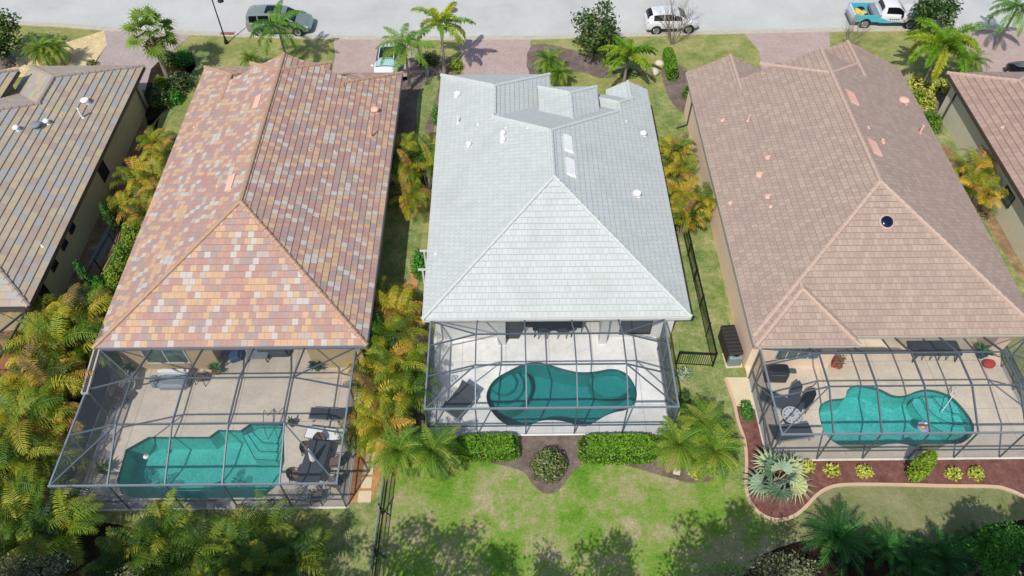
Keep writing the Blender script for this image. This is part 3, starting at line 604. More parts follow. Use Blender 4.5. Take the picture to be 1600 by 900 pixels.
# ---------------------------------------------------------------- pools and decks
def pool(name, label, pts, plaster, water, depth, rim, steps=(), deckpoly=None, deckmat='', decklabel=''):
    p = thing('swimming_pool', label, 'swimming pool', (sum(a for a, b in pts) / len(pts), sum(b for a, b in pts) / len(pts), 0))
    sh = MB(); n = len(pts)
    sh.add([(x, y, .02) for x, y in pts] + [(x, y, -depth) for x, y in pts], [(i, (i + 1) % n, n + (i + 1) % n, n + i) for i in range(n)]); sh.build('basin_wall', plaster, p)
    sheet('basin_floor', pts, -depth, plaster, parent=p)
    tl = MB(); q = grow(pts, -.012); tl.add([(x, y, .028) for x, y in q] + [(x, y, -.17) for x, y in q], [(i, (i + 1) % n, n + (i + 1) % n, n + i) for i in range(n)]); tl.build('waterline_tiles', 'poolline', p)
    sheet('water', grow(pts, -.004), -.10, water, parent=p)
    o = grow(pts, rim); cp = MB(); cp.add([(x, y, .045) for x, y in pts] + [(x, y, .045) for x, y in o] + [(x, y, -.05) for x, y in o] + [(x, y, -.05) for x, y in pts],
        [(i, (i + 1) % n, n + (i + 1) % n, n + i) for i in range(n)] + [(n + i, n + (i + 1) % n, 2 * n + (i + 1) % n, 2 * n + i) for i in range(n)]); cp.build('coping', deckmat, p)
    for poly, z, m in steps:
        s_ = MB().prism(poly, -depth, z).build('step', plaster, p)
        e_ = MB(); ribbon(e_, grow(poly, -.04), .04, z - .01, z + .008, True); e_.build('step_edge', m, s_)
    d = sheet('pool_deck', deckpoly, .035, deckmat, [grow(pts, rim - .01)], thick=.06); d['kind'] = 'structure'
    return p
def arc(cx, cy, r, a0, a1, n=12): return [(cx + r * math.cos(R(a0 + (a1 - a0) * k / n)), cy + r * math.sin(R(a0 + (a1 - a0) * k / n))) for k in range(n + 1)]
def inside(p, poly):
    c = False; n = len(poly)
    for i in range(n):
        a, b = poly[i], poly[i - 1]
        if (a[1] > p[1]) != (b[1] > p[1]) and p[0] < (b[0] - a[0]) * (p[1] - a[1]) / (b[1] - a[1]) + a[0]: c = not c
    return c
def stepshape(c, r, pts, n=40):
    """disc of radius r round c, kept inside the pool"""
    out = []
    for k in range(n):
        a = 2 * math.pi * k / n; rr = r
        while rr > .02 and not inside((c[0] + rr * math.cos(a), c[1] + rr * math.sin(a)), pts): rr -= .04
        rr = max(.05, rr - .03) if rr < r else rr
        out.append((c[0] + rr * math.cos(a), c[1] + rr * math.sin(a)))
    return out
c1 = G(786, 594); mid_steps = [(stepshape(c1, r_, POOL_MID), z_, 'stepline2') for r_, z_ in ((.75, -.3), (1.15, -.5), (1.55, -.72))]
c1 = G(955, 584); mid_steps.append((stepshape(c1, 1.15, POOL_MID), -.55, 'pool_teal'))
pool('p', 'free-form deep teal swimming pool in the white deck behind the white-roofed house', POOL_MID, 'pool_teal', 'water', 1.5, .2, mid_steps,
     [(-4.12, 18.68), (8.38, 18.68), (8.38, 25.2), (9.0, 27.5), (-3.8, 27.5), (-4.12, 25.2)], 'deck_white')
c1 = G(1492, 618); rs_ = [(stepshape(c1, r_, POOL_RIGHT), z_, 'stepline2') for r_, z_ in ((1.0, -.28), (1.55, -.46), (2.1, -.66))]
pool('p', 'free-form bright turquoise swimming pool behind the rosy-brown-roofed house', POOL_RIGHT, 'pool_turq', 'water2', 1.3, .12, rs_,
     [(12.93, 17.12), (27.2, 17.12), (27.2, 26.4), (13.0, 26.4)], 'deck_beige')
ls_ = []
for k, z_ in ((0, -.25), (1, -.42), (2, -.6)):
    a = k * .38; q0, q1 = G(392, 662), G(443, 663); ls_.append(([(q0[0] + .05 - a * .8, q0[1] - .06 - .3), (q0[0] + .35, q0[1] - .08), (q1[0] - .02, q1[1] - .05), (q1[0] + .02, q1[1] - 1.0 - a), (q0[0] + .7 - a * .4, q0[1] - 1.0 - a), ] , z_, 'stepline2'))
pool('p', 'angular green-blue swimming pool with straight sides behind the multicoloured-roofed house', POOL_LEFT, 'pool_green', 'water2', 1.4, .14, ls_,
     [(-20.85, 14.88), (-7.72, 14.88), (-7.72, 26), (-20.7, 26)], 'deck_tan')
# ---------------------------------------------------------------- screened enclosures
def enclosure(label, xs, yF, yP2, yP1, yE, zT=2.7, zF=3.72, zE=2.86, scr='screen', w_=.062, yEs=None, endL=None, right=True):
    """xs: x of the front posts; the roof rises from the side and front beams to a flat centre"""
    x0, x1 = xs[0], xs[-1]; p = thing('pool_enclosure', label, 'pool enclosure', ((x0 + x1) / 2, yF, 0), group='screened pool enclosures behind the houses')
    yes = yEs or [yE] * len(xs); inn = xs[1:-1]; V = Vector; n_ = lambda nm, a, b, w=w_, h=None, mt='cage_metal': MB().bar(a, b, w, h).build(nm, mt, p)
    sides = [(x0, yes[0]), (x1, yes[-1])]
    for x in xs: n_('post', (x, yF, .04), (x, yF, zT - .05))
    n_('front_beam', (x0 - .05, yF, zT), (x1 + .05, yF, zT), .075, .10, 'cage_light'); n_('chair_rail', (x0, yF, .95), (x1, yF, .95), .06); n_('base_plate', (x0, yF, .06), (x1, yF, .06), .07, .05, 'frame_white')
    for x, ye in sides:
        for y in (yP2, yP1, ye - .05): n_('post', (x, y, .04), (x, y, zT - .05))
        n_('side_beam', (x, yF, zT), (x, ye, zT), .075, .09, 'cage_light'); n_('chair_rail', (x, yF, .95), (x, ye, .95), .06); n_('base_plate', (x, yF, .06), (x, ye, .06), .07, .05, 'frame_white')
        if yEs: n_('brace', (x, yF, .06), (x, yP2, .95), .05); n_('brace', (x, yP1, .95), (x, yP2, zT), .05)
    for i, x in enumerate(inn):
        m = MB(); m.bar((x, yF, zT), (x, yP2, zF), w_, .1).bar((x, yP2 - .02, zF), (x, yP1 + .02, zF), w_, .1).bar((x, yP1, zF), (x, yes[i + 1], zE), w_, .1).build('rafter', 'cage_metal', p)
    for y in (yP2, yP1):
        n_('purlin', (inn[0], y, zF + .004), (inn[-1], y, zF + .004), w_, .07)
        n_('end_tie', (x0, y, zT), (inn[0], y, zF), w_, .07); n_('end_tie', (x1, y, zT), (inn[-1], y, zF), w_, .07)
    for xe, xi, ye in ((x0, inn[0], yes[0]), (x1, inn[-1], yes[-1])):
        n_('corner_tie', (xe, yF, zT), (xi, yP2, zF), .06); n_('corner_tie', (xe, ye, zE), (xi, yP1, zF), .06)
    sc = lambda vs, nm='screen_panel': MB().add(vs, [tuple(range(len(vs)))]).build(nm, scr, p)
    for i in range(len(xs) - 1):
        a, b = xs[i] + .03, xs[i + 1] - .03
        sc([(a, yF, .08), (b, yF, .08), (b, yF, zT - .05), (a, yF, zT - .05)])
    for i in range(len(inn) - 1):
        a, b = inn[i] + .03, inn[i + 1] - .03; e_ = yes[i + 1]
        sc([(a, yF + .05, zT + .03), (b, yF + .05, zT + .03), (b, yP2 - .03, zF), (a, yP2 - .03, zF)]); sc([(a, yP2 + .03, zF + .02), (b, yP2 + .03, zF + .02), (b, yP1 - .03, zF + .02), (a, yP1 - .03, zF + .02)])
        sc([(a, yP1 + .03, zF), (b, yP1 + .03, zF), (b, yes[i + 2] if abs(yes[i + 2] - e_) < .01 else e_, zE), (a, e_, zE)])
    for xe, xi, ye, yi in ((x0, inn[0], yes[0], yes[1]), (x1, inn[-1], yes[-1], yes[-2])):
        sc([(xe, yF, zT), (xi, yF, zT), (xi, yP2, zF)]); sc([(xe, yF, zT), (xi, yP2, zF), (xe, yP2, zT)])
        sc([(xe, yP2, zT), (xi, yP2, zF), (xi, yP1, zF), (xe, yP1, zT)])
        sc([(xe, yP1, zT), (xi, yP1, zF), (xe, ye, zE)]); sc([(xe, ye, zE), (xi, yP1, zF), (xi, yi, zE)])
        for a, b in ((yF + .04, yP2 - .04), (yP2 + .04, yP1 - .04), (yP1 + .04, ye - .1)): sc([(xe, a, .08), (xe, b, .08), (xe, b, zT - .05), (xe, a, zT - .05)])
    return p
mx = [-4.05, -1.58, .9, 3.38, 5.84, 8.31]
enclosure('screened pool enclosure over the teal pool and white deck of the middle house', mx, 18.75, 20.6, 22.45, 23.92)
lx = [-20.83, -18.2, -15.6, -13.0, -10.4, -7.82]
e2 = enclosure('largest, leftmost screened pool enclosure, partly hidden by palms at the lower left', lx, 14.95, 17.5, 20.0, 22.27)
sg = MB(); sg.bar((-20.98, 22.35, 2.86), (-20.75, 19.7, 2.86), .34, .16); o = sg.build('super_gutter', 'gutter_light', e2)
sg = MB(); sg.bar((-20.98, 22.35, 2.95), (-20.75, 19.72, 2.95), .16, .03); sg.build('gutter_trough', 'fascia', o)
rx = [13.0, 15.45, 17.75, 20.05, 22.35, 24.65, 26.95]
enclosure('rightmost screened pool enclosure over the turquoise pool', rx, 17.2, 19.2, 21.1, 22.6, yEs=[22.0, 22.0, 22.0, 22.6, 22.6, 22.6, 22.6], scr='screen')
# ---------------------------------------------------------------- deck furniture
def at(px, py, z=0.0): x, y = G(px, py, z); return (x, y, 0.035)
def lounger(label, px, py, rz, fab, back=.9, fr='greyp', group=None):
    t = local(thing('sun_lounger', label, 'sun lounger', (0, 0, 0), group=group)); L, wd = 1.95, .66
    m = MB()
    for s_ in (-1, 1): m.bar((-L / 2, s_ * wd / 2, .33), (L / 2, s_ * wd / 2, .33), .05, .04)
    m.bar((-L / 2, -wd / 2, .33), (-L / 2, wd / 2, .33), .05).bar((L / 2, -wd / 2, .33), (L / 2, wd / 2, .33), .05); m.build('frame', fr, t)
    for sx in (-1, 1):
        for sy in (-1, 1): MB().bar((sx * L * .38, sy * wd / 2, .33), (sx * L * .42, sy * wd * .52, 0), .045).build('leg', fr, t)
    s_ = MB(); s_.rbox((L * .14, 0, .36), L * .70, wd * .94, .05, bev=.03).build('seat', fab, t)
    b = MB(); a = back; o = -L * .21; Lb = .8
    b.add([(o, -wd * .46, .38), (o, wd * .46, .38), (o - Lb * math.cos(a), wd * .46, .38 + Lb * math.sin(a)), (o - Lb * math.cos(a), -wd * .46, .38 + Lb * math.sin(a)),
           (o + .02, -wd * .46, .33), (o + .02, wd * .46, .33), (o - Lb * math.cos(a) - .03, wd * .46, .35 + Lb * math.sin(a)), (o - Lb * math.cos(a) - .03, -wd * .46, .35 + Lb * math.sin(a))],
          [(0, 3, 2, 1), (4, 5, 6, 7), (0, 1, 5, 4), (2, 3, 7, 6), (1, 2, 6, 5), (3, 0, 4, 7)]).build('backrest', fab, t)
    m = MB()
    for s_ in (-1, 1): m.bar((o - .45, s_ * wd * .44, .33), (o - Lb * math.cos(a) * .7, s_ * wd * .44, .36 + Lb * math.sin(a) * .7), .03)
    m.build('back_stay', fr, t)
    t.location = at(px, py, .3); t.rotation_euler[2] = rz; return t
lounger('charcoal sling lounger tilted across the white deck left of the teal pool', 718, 630, R(232), 'charcoal', .6).scale = (.85, 1.7, 1.1)
lounger('charcoal sling lounger, the upper of two by the right wall of the left enclosure', 514, 648, R(176), 'charcoal', .35)
lounger('white sling lounger, the lower of two by the right wall of the left enclosure', 508, 679, R(172), 'white', .35)
def patio_chair(fab='brown', fr='dark'):
    t = local(thing('patio_chair', 'x', 'chair', (0, 0, 0)))
    MB().rbox((0, 0, .43), .54, .52, .08, bev=.06).build('seat', fab, t)
    b = MB(); n = 7; vs = []
    for k in range(n):
        a = math.pi * (k / (n - 1)) ; x, y = .30 * math.cos(a), .12 + .20 * math.sin(a); vs += [(x, y, .42), (x * 1.08, y * 1.2, .95 - .22 * abs(math.cos(a)))]
    b.add(vs, [(2 * i, 2 * i + 2, 2 * i + 3, 2 * i + 1) for i in range(n - 1)]); b.add([(x * .92, y * .9, z) for x, y, z in vs], [(2 * i, 2 * i + 1, 2 * i + 3, 2 * i + 2) for i in range(n - 1)]); b.build('backrest', fab, t)
    for s_ in (-1, 1):
        MB().tube([(s_ * .3, -.26, .0), (s_ * .31, -.26, .62), (s_ * .31, .2, .66)], .022, 6).build('armrest', fr, t); MB().tube([(s_ * .27, .3, 0), (s_ * .27, .24, .44)], .022, 6).build('leg', fr, t)
    return t
PC = patio_chair(); used = [0]
def chair(px, py, rz, label, group=None, z=.5):
    loc = at(px, py, z)
    if not used[0]: used[0] = 1; o = PC; o.location = loc; o.rotation_euler[2] = rz; o['label'] = label
    else: o = copy_thing(PC, loc, rz, 1, label)
    if group: o['group'] = group
    elif 'group' in o: del o['group']
    return o
def table(label, px, py, wd, ln, rz, top, fr='dark', rnd=False, h=.74, z=.7):
    t = local(thing('table', label, 'table', (0, 0, 0)))
    tp = MB()
    if rnd: tp.lathe((0, 0, h - .04), [(wd / 2 - .01, 0), (wd / 2, .015), (wd / 2, .03), (wd / 2 - .015, .04)], 28)
    else: tp.rbox((0, 0, h - .02), wd, ln, .04, bev=.08)
    tp.build('tabletop', top, t)
    for sx, sy in ((-1, -1), (1, -1), (1, 1), (-1, 1)):
        k = .3 if rnd else .42; MB().bar((sx * wd * k, sy * ln * k, h - .04), (sx * wd * k * 1.08, sy * ln * k * 1.04, 0), .05).build('leg', fr, t)
    t.location = at(px, py, z); t.rotation_euler[2] = rz; return t
gch = 'chairs round the dark table in the left enclosure'
table('long dark glass-topped dining table in the lower right corner of the left enclosure', 491, 722, 1.1, 2.3, R(-8), 'charcoal')
chair(500, 692, R(10), 'brown sling patio chair at the head of the dark table, nearest the white lounger', gch); chair(462, 743, R(80), 'brown patio chair on the pool side of the dark table, nearest the front screen', gch)
chair(482, 703, R(60), 'brown patio chair on the pool side of the dark table, farthest from the front screen', gch); chair(523, 722, R(-88), 'brown patio chair between the dark table and right screen wall, farther from the front', gch)
chair(520, 752, R(-100), 'brown patio chair between the dark table and the right screen wall, nearer the front', gch); chair(494, 775, R(178), 'brown patio chair at the foot of the dark table, against the front screen', gch)
u = thing('closed_umbrella', 'folded white table umbrella standing up through the dark table in the left enclosure', 'umbrella', at(491, 722, .7)); ux, uy, _ = u.location
MB().tube([(ux, uy, 0), (ux, uy, 2.1)], .022, 8).build('pole', 'steel', u); um = MB()
um.lathe((ux, uy, .95), [(.13, 0), (.16, .12), (.11, .6), (.06, 1.0), (.03, 1.15)], 9); um.build('canopy', 'white', u)
def pot_plant(label, px, py, r, leaf, pot='terracotta', h=.35, z=.4, n=26):
    t = local(thing('potted_plant', label, 'potted plant', (0, 0, 0))); MB().lathe((0, 0, 0), [(r * .6, 0), (r * .85, h * .8), (r, h), (r * .9, h), (r * .8, h - .04)], 14).build('pot', pot, t)
    m = MB(); rnd = random.Random(int(px))
    for k in range(n):
        a = rnd.random() * 6.28; e = rnd.uniform(.2, 1.3); L = rnd.uniform(.35, .6) * (r / .22); d = Vector((math.cos(a) * math.cos(e), math.sin(a) * math.cos(e), math.sin(e))); s_ = Vector((-math.sin(a), math.cos(a), 0)) * .05 * (r / .22)
        p0 = Vector((0, 0, h)); m.add([p0 - s_ * .3, p0 + d * L * .55 - s_, p0 + d * L + Vector((0, 0, -.1 * L)), p0 + d * L * .55 + s_], [(0, 1, 2, 3)], rnd.random())
    m.build('foliage', leaf, t); t.location = at(px, py, z); return t
pot_plant('bushy potted agave on the deck near the tan wall, right part of the left enclosure', 495, 571, .26, 'cycad', n=60)
pot_plant('leafy green potted plant by the round chair in the left lanai', 337, 577, .24, 'leafgreen', 'terracotta')
pot_plant('small dark planter beside the pool steps of the left enclosure', 455, 659, .2, 'cycad', 'dark', n=8)
pot_plant('potted shrub in the far left corner of the left enclosure', 203, 572, .25, 'leafgreen', 'dark', n=40)
pot_plant('low plant with pinkish leaves at the left front of the left enclosure', 160, 732, .25, 'hedge2', 'dark', n=40)
pot_plant('flowering potted plant in the far right corner of the right lanai', 1536, 551, .3, 'leafgreen', 'blue', n=40)
so1 = local(thing('outdoor_sofa', 'pale grey curved outdoor daybed below the window in the left enclosure', 'sofa'))
MB().rbox((0, 0, .25), 1.7, .85, .42, bev=.2).build('seat', 'greyp', so1); MB().rbox((0, .42, .55), 1.7, .2, .35, bev=.08).build('backrest', 'white', so1); MB().rbox((-.95, -.05, .4), .45, .6, .5, bev=.15).build('armrest', 'greyp', so1)
so1.location = at(270, 594, .4)
chair(313, 588, R(170), 'brown round-backed patio chair beside the pale daybed in the left enclosure'); chair(343, 556, R(150), 'dark patio chair under the eave of the left lanai, beside the blue ottoman')
chair(184, 625, R(-90), 'patio chair close to the left wall of the left enclosure'); chair(178, 612, R(-60), 'patio chair in the shade at the back left of the left enclosure')
bo = local(thing('ottoman', 'navy blue ottoman under the eave of the left lanai', 'ottoman')); MB().rbox((0, 0, .22), .7, .6, .36, bev=.08).build('cushion', 'blue', bo); MB().rbox((0, 0, .025), .6, .5, .05, bev=.04).build('base', 'dark', bo); bo.location = at(368, 555, .3); bo.rotation_euler[2] = .4
table('low grey coffee table in the shade of the left lanai', 402, 552, 1.2, .8, 0, 'greyp', 'dark', h=.42, z=.4)
so2 = local(thing('outdoor_sofa', 'dark sofa at the back of the left lanai, beyond the coffee table', 'sofa')); MB().rbox((0, 0, .25), 2.0, .85, .4, bev=.12).build('seat', 'charcoal', so2); MB().rbox((0, .38, .55), 2.0, .22, .4, bev=.08).build('backrest', 'dark', so2); so2.location = at(425, 543, .4)
def rail(label, px, py, rz, mat, z=.5, n=2):
    t = local(thing('pool_handrail', label, 'handrail'))
    for s_ in range(n):
        x = (s_ - .5) * .5 if n > 1 else 0
        MB().tube([(x, -.75, -.3), (x, -.62, .25), (x, -.35, .78), (x, .1, .86), (x, .42, .72), (x, .5, .3), (x, .5, 0)], .024, 8).build('rail_tube', mat, t, smooth=1)
    t.location = at(px, py, z); t.rotation_euler[2] = rz; return t
rail('pair of chrome grab rails at the steps of the angular left pool', 422, 655, R(8), 'steel'); rail('single white grab rail at the steps of the turquoise pool', 1487, 618, R(-38), 'white', n=1)
def floater(label, px, py, r, mat, nm='pool_float', cat='pool float'):
    x, y = G(px, py, -.05); t = thing(nm, label, cat, (x, y, -.1)); MB().lathe((x, y, -.13), [(r * .5, 0), (r, .05), (r, .09), (r * .5, .14), (r * .2, .19), (.01, .19)], 16).build('float_body', mat, t, smooth=1)
    MB().lathe((x, y, .055), [(r * .2, 0), (r * .22, .03), (r * .1, .05)], 10).build('float_cap', 'greyp', t); return t
floater('round white chlorine floater in the left pool', 228, 713, .14, 'white')
x, y = G(1443, 666, 0); t = thing('pool_float', 'small pale float with violet and yellow patches drifting in the turquoise pool', 'pool float', (x, y, -.1))
MB().lathe((x, y, -.14), [(.2, 0), (.3, .06), (.29, .12), (.2, .15), (.14, .12), (.13, .06)], 14).build('float_ring', plain('lilac_vinyl', 'b3a2c4', .4, var=.2, scale=5), t, smooth=1); MB().lathe((x - .03, y, -.1), [(.11, 0), (.12, .1), (.03, .17)], 10).build('float_head', 'yellow', t, smooth=1)
MB().rbox((x + .14, y + .12, .06), .16, .12, .1, bev=.03).build('float_fin', 'white', t)
# dining set under the middle lanai
gm = 'black chairs round the dining table of the middle lanai'
table('black dining table under the eave of the middle lanai', 864, 505, 2.3, 1.1, 0, 'black', 'black', z=.7)
def bchair():
    t = local(thing('dining_chair', 'x', 'chair')); MB().rbox((0, 0, .45), .5, .48, .05, bev=.05).build('seat', 'black', t); MB().rbox((0, .24, .75), .48, .04, .56, bev=.02).build('backrest', 'black', t)
    for sx in (-1, 1):
        for sy in (-1, 1): MB().bar((sx * .22, sy * .21, .44), (sx * .24, sy * .25, 0), .035).build('leg', 'black', t)
    return t
BC = bchair()
for i, (px, py, rz, lb) in enumerate(((848, 518, 180, 'front chair of the black dining set, the left of the front pair'), (878, 518, 180, 'front chair of the black dining set, the right of the front pair'), (828, 507, 90, 'chair at the left end of the black dining table'), (902, 508, -90, 'chair at the right end of the black dining table'))):
    x, y, z_ = at(px, py, .4); lb = 'black ' + lb
    if i == 0: o = BC; o.location = (x, y, z_); o.rotation_euler[2] = R(rz); tag(o, lb, None, gm)
    else: copy_thing(BC, (x, y, z_), R(rz), 1, lb, gm)
gr = 'chairs round the dining table of the right lanai'
table('dark dining table under the eave of the right lanai', 1462, 545, 2.6, 1.0, 0, 'charcoal', 'black', z=.7)
for i, (px, py, rz, lb) in enumerate(((1435, 551, 180, 'left'), (1461, 551, 180, 'middle'), (1486, 551, 180, 'right'))):
    x, y, z_ = at(px, py, .4); copy_thing(BC, (x, y, z_), R(rz), 1, 'black dining chair on the pool side of the right lanai table, %s of three' % lb, gr)
# right enclosure
gg = local(thing('grill_cart', 'black box-shaped barbecue grill with grey side, left end of the right enclosure', 'grill')); MB().rbox((0, 0, .5), 1.15, .6, .75, bev=.03).build('cabinet', 'dark', gg); MB().rbox((0, 0, .98), 1.1, .58, .2, bev=.08).build('lid', 'black', gg)
MB().bar((-.45, -.34, .92), (.45, -.34, .92), .04).build('handle', 'steel', gg); MB().rbox((.78, 0, .84), .4, .3, .04, bev=.02).build('side_shelf', 'steel', gg); gg.location = at(1214, 582, .7); gg.rotation_euler[2] = R(-2)
lg = 'loungers set round the low patterned table in the right enclosure'
for i, (px, py, rz, lb) in enumerate(((1216, 628, 150, 'dark grey sling lounger between the grill and the patterned round table'), (1238, 676, 8, 'dark grey sling lounger nearest the front screen, below the patterned round table'))):
    lounger(lb, px, py, R(rz), 'charcoal', .3, 'greyp', lg).scale = (1.0, 1.25, 1)
pt = thing('round_table', 'round table with a pale lace-like pattern top among the dark loungers, right enclosure', 'table', at(1237, 649, .6)); x, y, _ = pt.location
MB().lathe((x, y, .62), [(.50, 0), (.52, .02), (.5, .04)], 32).build('tabletop', 'greyp', pt)
mm = MB()
for rr in (.46, .30, .16):
    pts_ = [(x + rr * math.cos(2 * math.pi * k / 32), y + rr * math.sin(2 * math.pi * k / 32)) for k in range(32)]; ribbon(mm, pts_, .04, .655, .667, True)
for k in range(12):
    a = 2 * math.pi * k / 12; mm.bar((x + .17 * math.cos(a), y + .17 * math.sin(a), .662), (x + .45 * math.cos(a + .26), y + .45 * math.sin(a + .26), .662), .035, .012); mm.bar((x + .17 * math.cos(a), y + .17 * math.sin(a), .664), (x + .45 * math.cos(a - .26), y + .45 * math.sin(a - .26), .664), .03, .012)
mm.build('lace_pattern', 'frame_white', pt); MB().lathe((x, y, .03), [(.28, 0), (.26, .05), (.05, .08), (.04, .6), (.2, .62)], 16).build('pedestal', 'dark', pt)
def sail_chair(label, px, py, rz, mat):
    t = local(thing('high_back_chair', label, 'chair')); MB().rbox((0, 0, .4), .6, .6, .1, bev=.08).build('seat', mat, t)
    m = MB(); m.add([(-.3, .28, .4), (.3, .28, .4), (.24, .45, .95), (0, .55, 1.25), (-.24, .45, .95), (-.3, .34, .4), (.3, .34, .4), (.24, .51, .95), (0, .61, 1.27), (-.24, .51, .95)], [(0, 1, 2, 3, 4), (9, 8, 7, 6, 5), (0, 5, 6, 1), (1, 6, 7, 2), (2, 7, 8, 3), (3, 8, 9, 4), (4, 9, 5, 0)]).build('backrest', mat, t)
    for sx in (-1, 1):
        for sy in (-1, 1): MB().bar((sx * .26, sy * .26, .38), (sx * .27, sy * .27, 0), .04).build('leg', 'black', t)
    t.location = at(px, py, .5); t.rotation_euler[2] = rz
sail_chair('black high-backed chair above the patterned round table, nearer the pool', 1258, 630, R(-40), 'black'); sail_chair('grey high-backed chair above the patterned round table, farther from the pool', 1243, 622, R(-12), 'charcoal')
rc = local(thing('planter_stand', 'red planter box with dry speckled plant against the wall of the right lanai', 'planter')); MB().rbox((0, 0, .35), .5, .4, .6, bev=.04).build('box', 'red', rc); m = MB(); rn = random.Random(4)
for k in range(90):
    a = rn.random() * 6.28; q = Vector((rn.uniform(-.25, .2), rn.uniform(-.55, .1), rn.uniform(.4, .95))); m.add([q, q + Vector((math.cos(a) * .12, math.sin(a) * .12, .05)), q + Vector((.03, .05, .1))], [(0, 1, 2)], rn.random())
m.build('dried_foliage', 'dead', rc); rc.location = at(1309, 566, .4); rc.rotation_euler[2] = R(-20)
ru = local(thing('beach_ball_chair', 'bright red round cushion seat at the far right of the right lanai', 'seat')); MB().lathe((0, 0, .05), [(.25, 0), (.42, .1), (.44, .22), (.36, .34), (.15, .38), (.02, .385)], 18).build('cushion', 'red', ru, smooth=1); MB().lathe((0, 0, 0), [(.2, 0), (.24, .06)], 12).build('foot', 'dark', ru); ru.location = at(1546, 568, .3); ru.scale = (.75, .6, 1)
# ---------------------------------------------------------------- fences
def picket_fence(label, pts, h=1.25, gap=.12, mat='black', post=1.9):
    t = thing('metal_fence', label, 'fence', (pts[0][0], pts[0][1], 0), group=None)
    for i in range(len(pts) - 1):
        a, b = Vector(pts[i] + (0,)), Vector(pts[i + 1] + (0,)); L = (b - a).length; d = (b - a) / L
        for z in (.15, h - .12, h): MB().bar(a + Vector((0, 0, z)), b + Vector((0, 0, z)), .035).build('rail', mat, t)
        m = MB()
        for k in range(int(L / gap)): p = a + d * (k + .5) * gap; m.bar(p + Vector((0, 0, .05)), p + Vector((0, 0, h)), .018)
        m.build('pickets', mat, t); n = max(1, round(L / post))
        for k in range(n + (1 if i == len(pts) - 2 else 0)): p = a + d * L * k / n; MB().bar(p, p + Vector((0, 0, h + .08)), .06).build('post', mat, t)
picket_fence('black metal picket fence with a corner, right of the white-roofed house', [G(1050, 362), G(1066, 362), G(1113, 573), G(1056, 570)])
picket_fence('black metal fence along the shrubs beside the far left house', [G(141, 462), G(160, 425), G(182, 385), G(196, 335)], 1.2)
fn = thing('mesh_fence', 'black mesh fence with leaning stay posts running down between the two back lawns', 'fence', G(607, 735) + (0,))
fa, fb = Vector(G(607, 735) + (0,)), Vector((-6.35, 5, 0)); Lf = (fb - fa).length; dd = (fb - fa) / Lf
for z in (.06, .65, 1.22): MB().bar(fa + Vector((0, 0, z)), fb + Vector((0, 0, z)), .04).build('rail', 'greyp' if z > 1 else 'black', fn)
m = MB()
for k in range(int(Lf / .1)): p = fa + dd * k * .1; m.bar(p + Vector((0, 0, .06)), p + Vector((0, 0, 1.2)), .012)
m.build('mesh', 'black', fn)
for k in range(6): p = fa + dd * (k * 2.0 + .3); MB().bar(p, p + Vector((0, 0, 1.3)), .07).build('post', 'black', fn); MB().bar(p + Vector((0, 0, 1.0)), p + Vector((.4, -.05, 0)), .04).build('stay', 'black', fn)
# far-left patio corner below the house
tp_ = sheet('brick_patio', GL([(-40, 500), (25, 520), (22, 600), (-40, 640)]), .02, 'brick_patio', kind='structure')
e1 = thing('patio_screen', 'dark framed screen roof at the left edge below the grey-buff roof', 'pool enclosure', (-27.5, 22.5, 0))
for a, b in (((-30, 24.9, 2.8), (-25.6, 24.9, 2.8)), ((-25.6, 24.9, 2.8), (-25.9, 21.0, 2.8)), ((-30, 21.0, 2.8), (-25.9, 21.0, 2.8)), ((-28.3, 24.9, 2.8), (-25.9, 21.0, 2.8)), ((-28.0, 21.0, 2.8), (-25.6, 24.9, 2.8)), ((-25.9, 21, 2.8), (-25.9, 21, 0)), ((-25.7, 24.8, 2.8), (-25.7, 24.8, 0))): MB().bar(a, b, .08, .1).build('beam', 'fascia', e1)
MB().add([(-30, 24.9, 2.82), (-30, 21, 2.82), (-25.9, 21, 2.82), (-25.6, 24.9, 2.82)], [(0, 1, 2, 3)]).build('screen_panel', 'screen', e1)
MB().bar((-30, 25.2, 2.75), (-25.5, 25.2, 2.75), .3, .12).build('gutter', 'gutter_light', e1)
# utility things
def ac(label, px, py, sx, sy, h, mat, rz=0, nm='air_conditioner', cat='air conditioner'):
    x, y = G(px, py, h); t = local(thing(nm, label, cat)); MB().rbox((0, 0, h / 2), sx, sy, h, bev=.06).build('casing', mat, t)
    MB().lathe((0, 0, h + .002), [(min(sx, sy) * .38, 0), (min(sx, sy) * .36, .03), (.08, .035)], 20).build('fan_grille', 'black', t); MB().box(-sx / 2 - .08, sx / 2 + .08, -sy / 2 - .08, sy / 2 + .08, -.02, .05).build('pad', 'pad', t)
    t.location = (x, y, .02); t.rotation_euler[2] = rz
ac('grey air conditioner unit on a pad against the white-roofed house, left side', 652, 557, .75, .75, .8, 'greyp'); ac('blue-grey air conditioner unit at the near end of the peach wall', 1149, 551, .75, .8, .8, 'greyp', R(3))
x, y = G(1144, 530, 1.0); t = local(thing('storage_box', 'dark brown ribbed storage box along the peach wall, beyond the blue-grey unit', 'storage box')); MB().rbox((0, 0, .45), .75, 1.9, .9, bev=.05).build('bin', 'dark', t); MB().rbox((0, 0, .95), .8, 1.95, .12, bev=.05).build('lid', 'dark', t)
m = MB(); [m.box(-.38, .38, -.85 + k * .24, -.79 + k * .24, 1.011, 1.03) for k in range(8)]; m.build('lid_ribs', 'frame_dark', t); t.location = (x, y, 0); t.rotation_euler[2] = R(4)
t = thing('pergola', 'small white bracketed pergola on the left wall of the white-roofed house', 'pergola', (-4.3, 28.5, 0))
for y_ in (27.9, 29.3): MB().bar((-5.0, y_, 2.35), (-3.9, y_, 2.35), .07, .12).build('rafter', 'frame_white', t); MB().bar((-4.75, y_, 0), (-4.75, y_, 2.3), .1).build('post', 'frame_white', t)
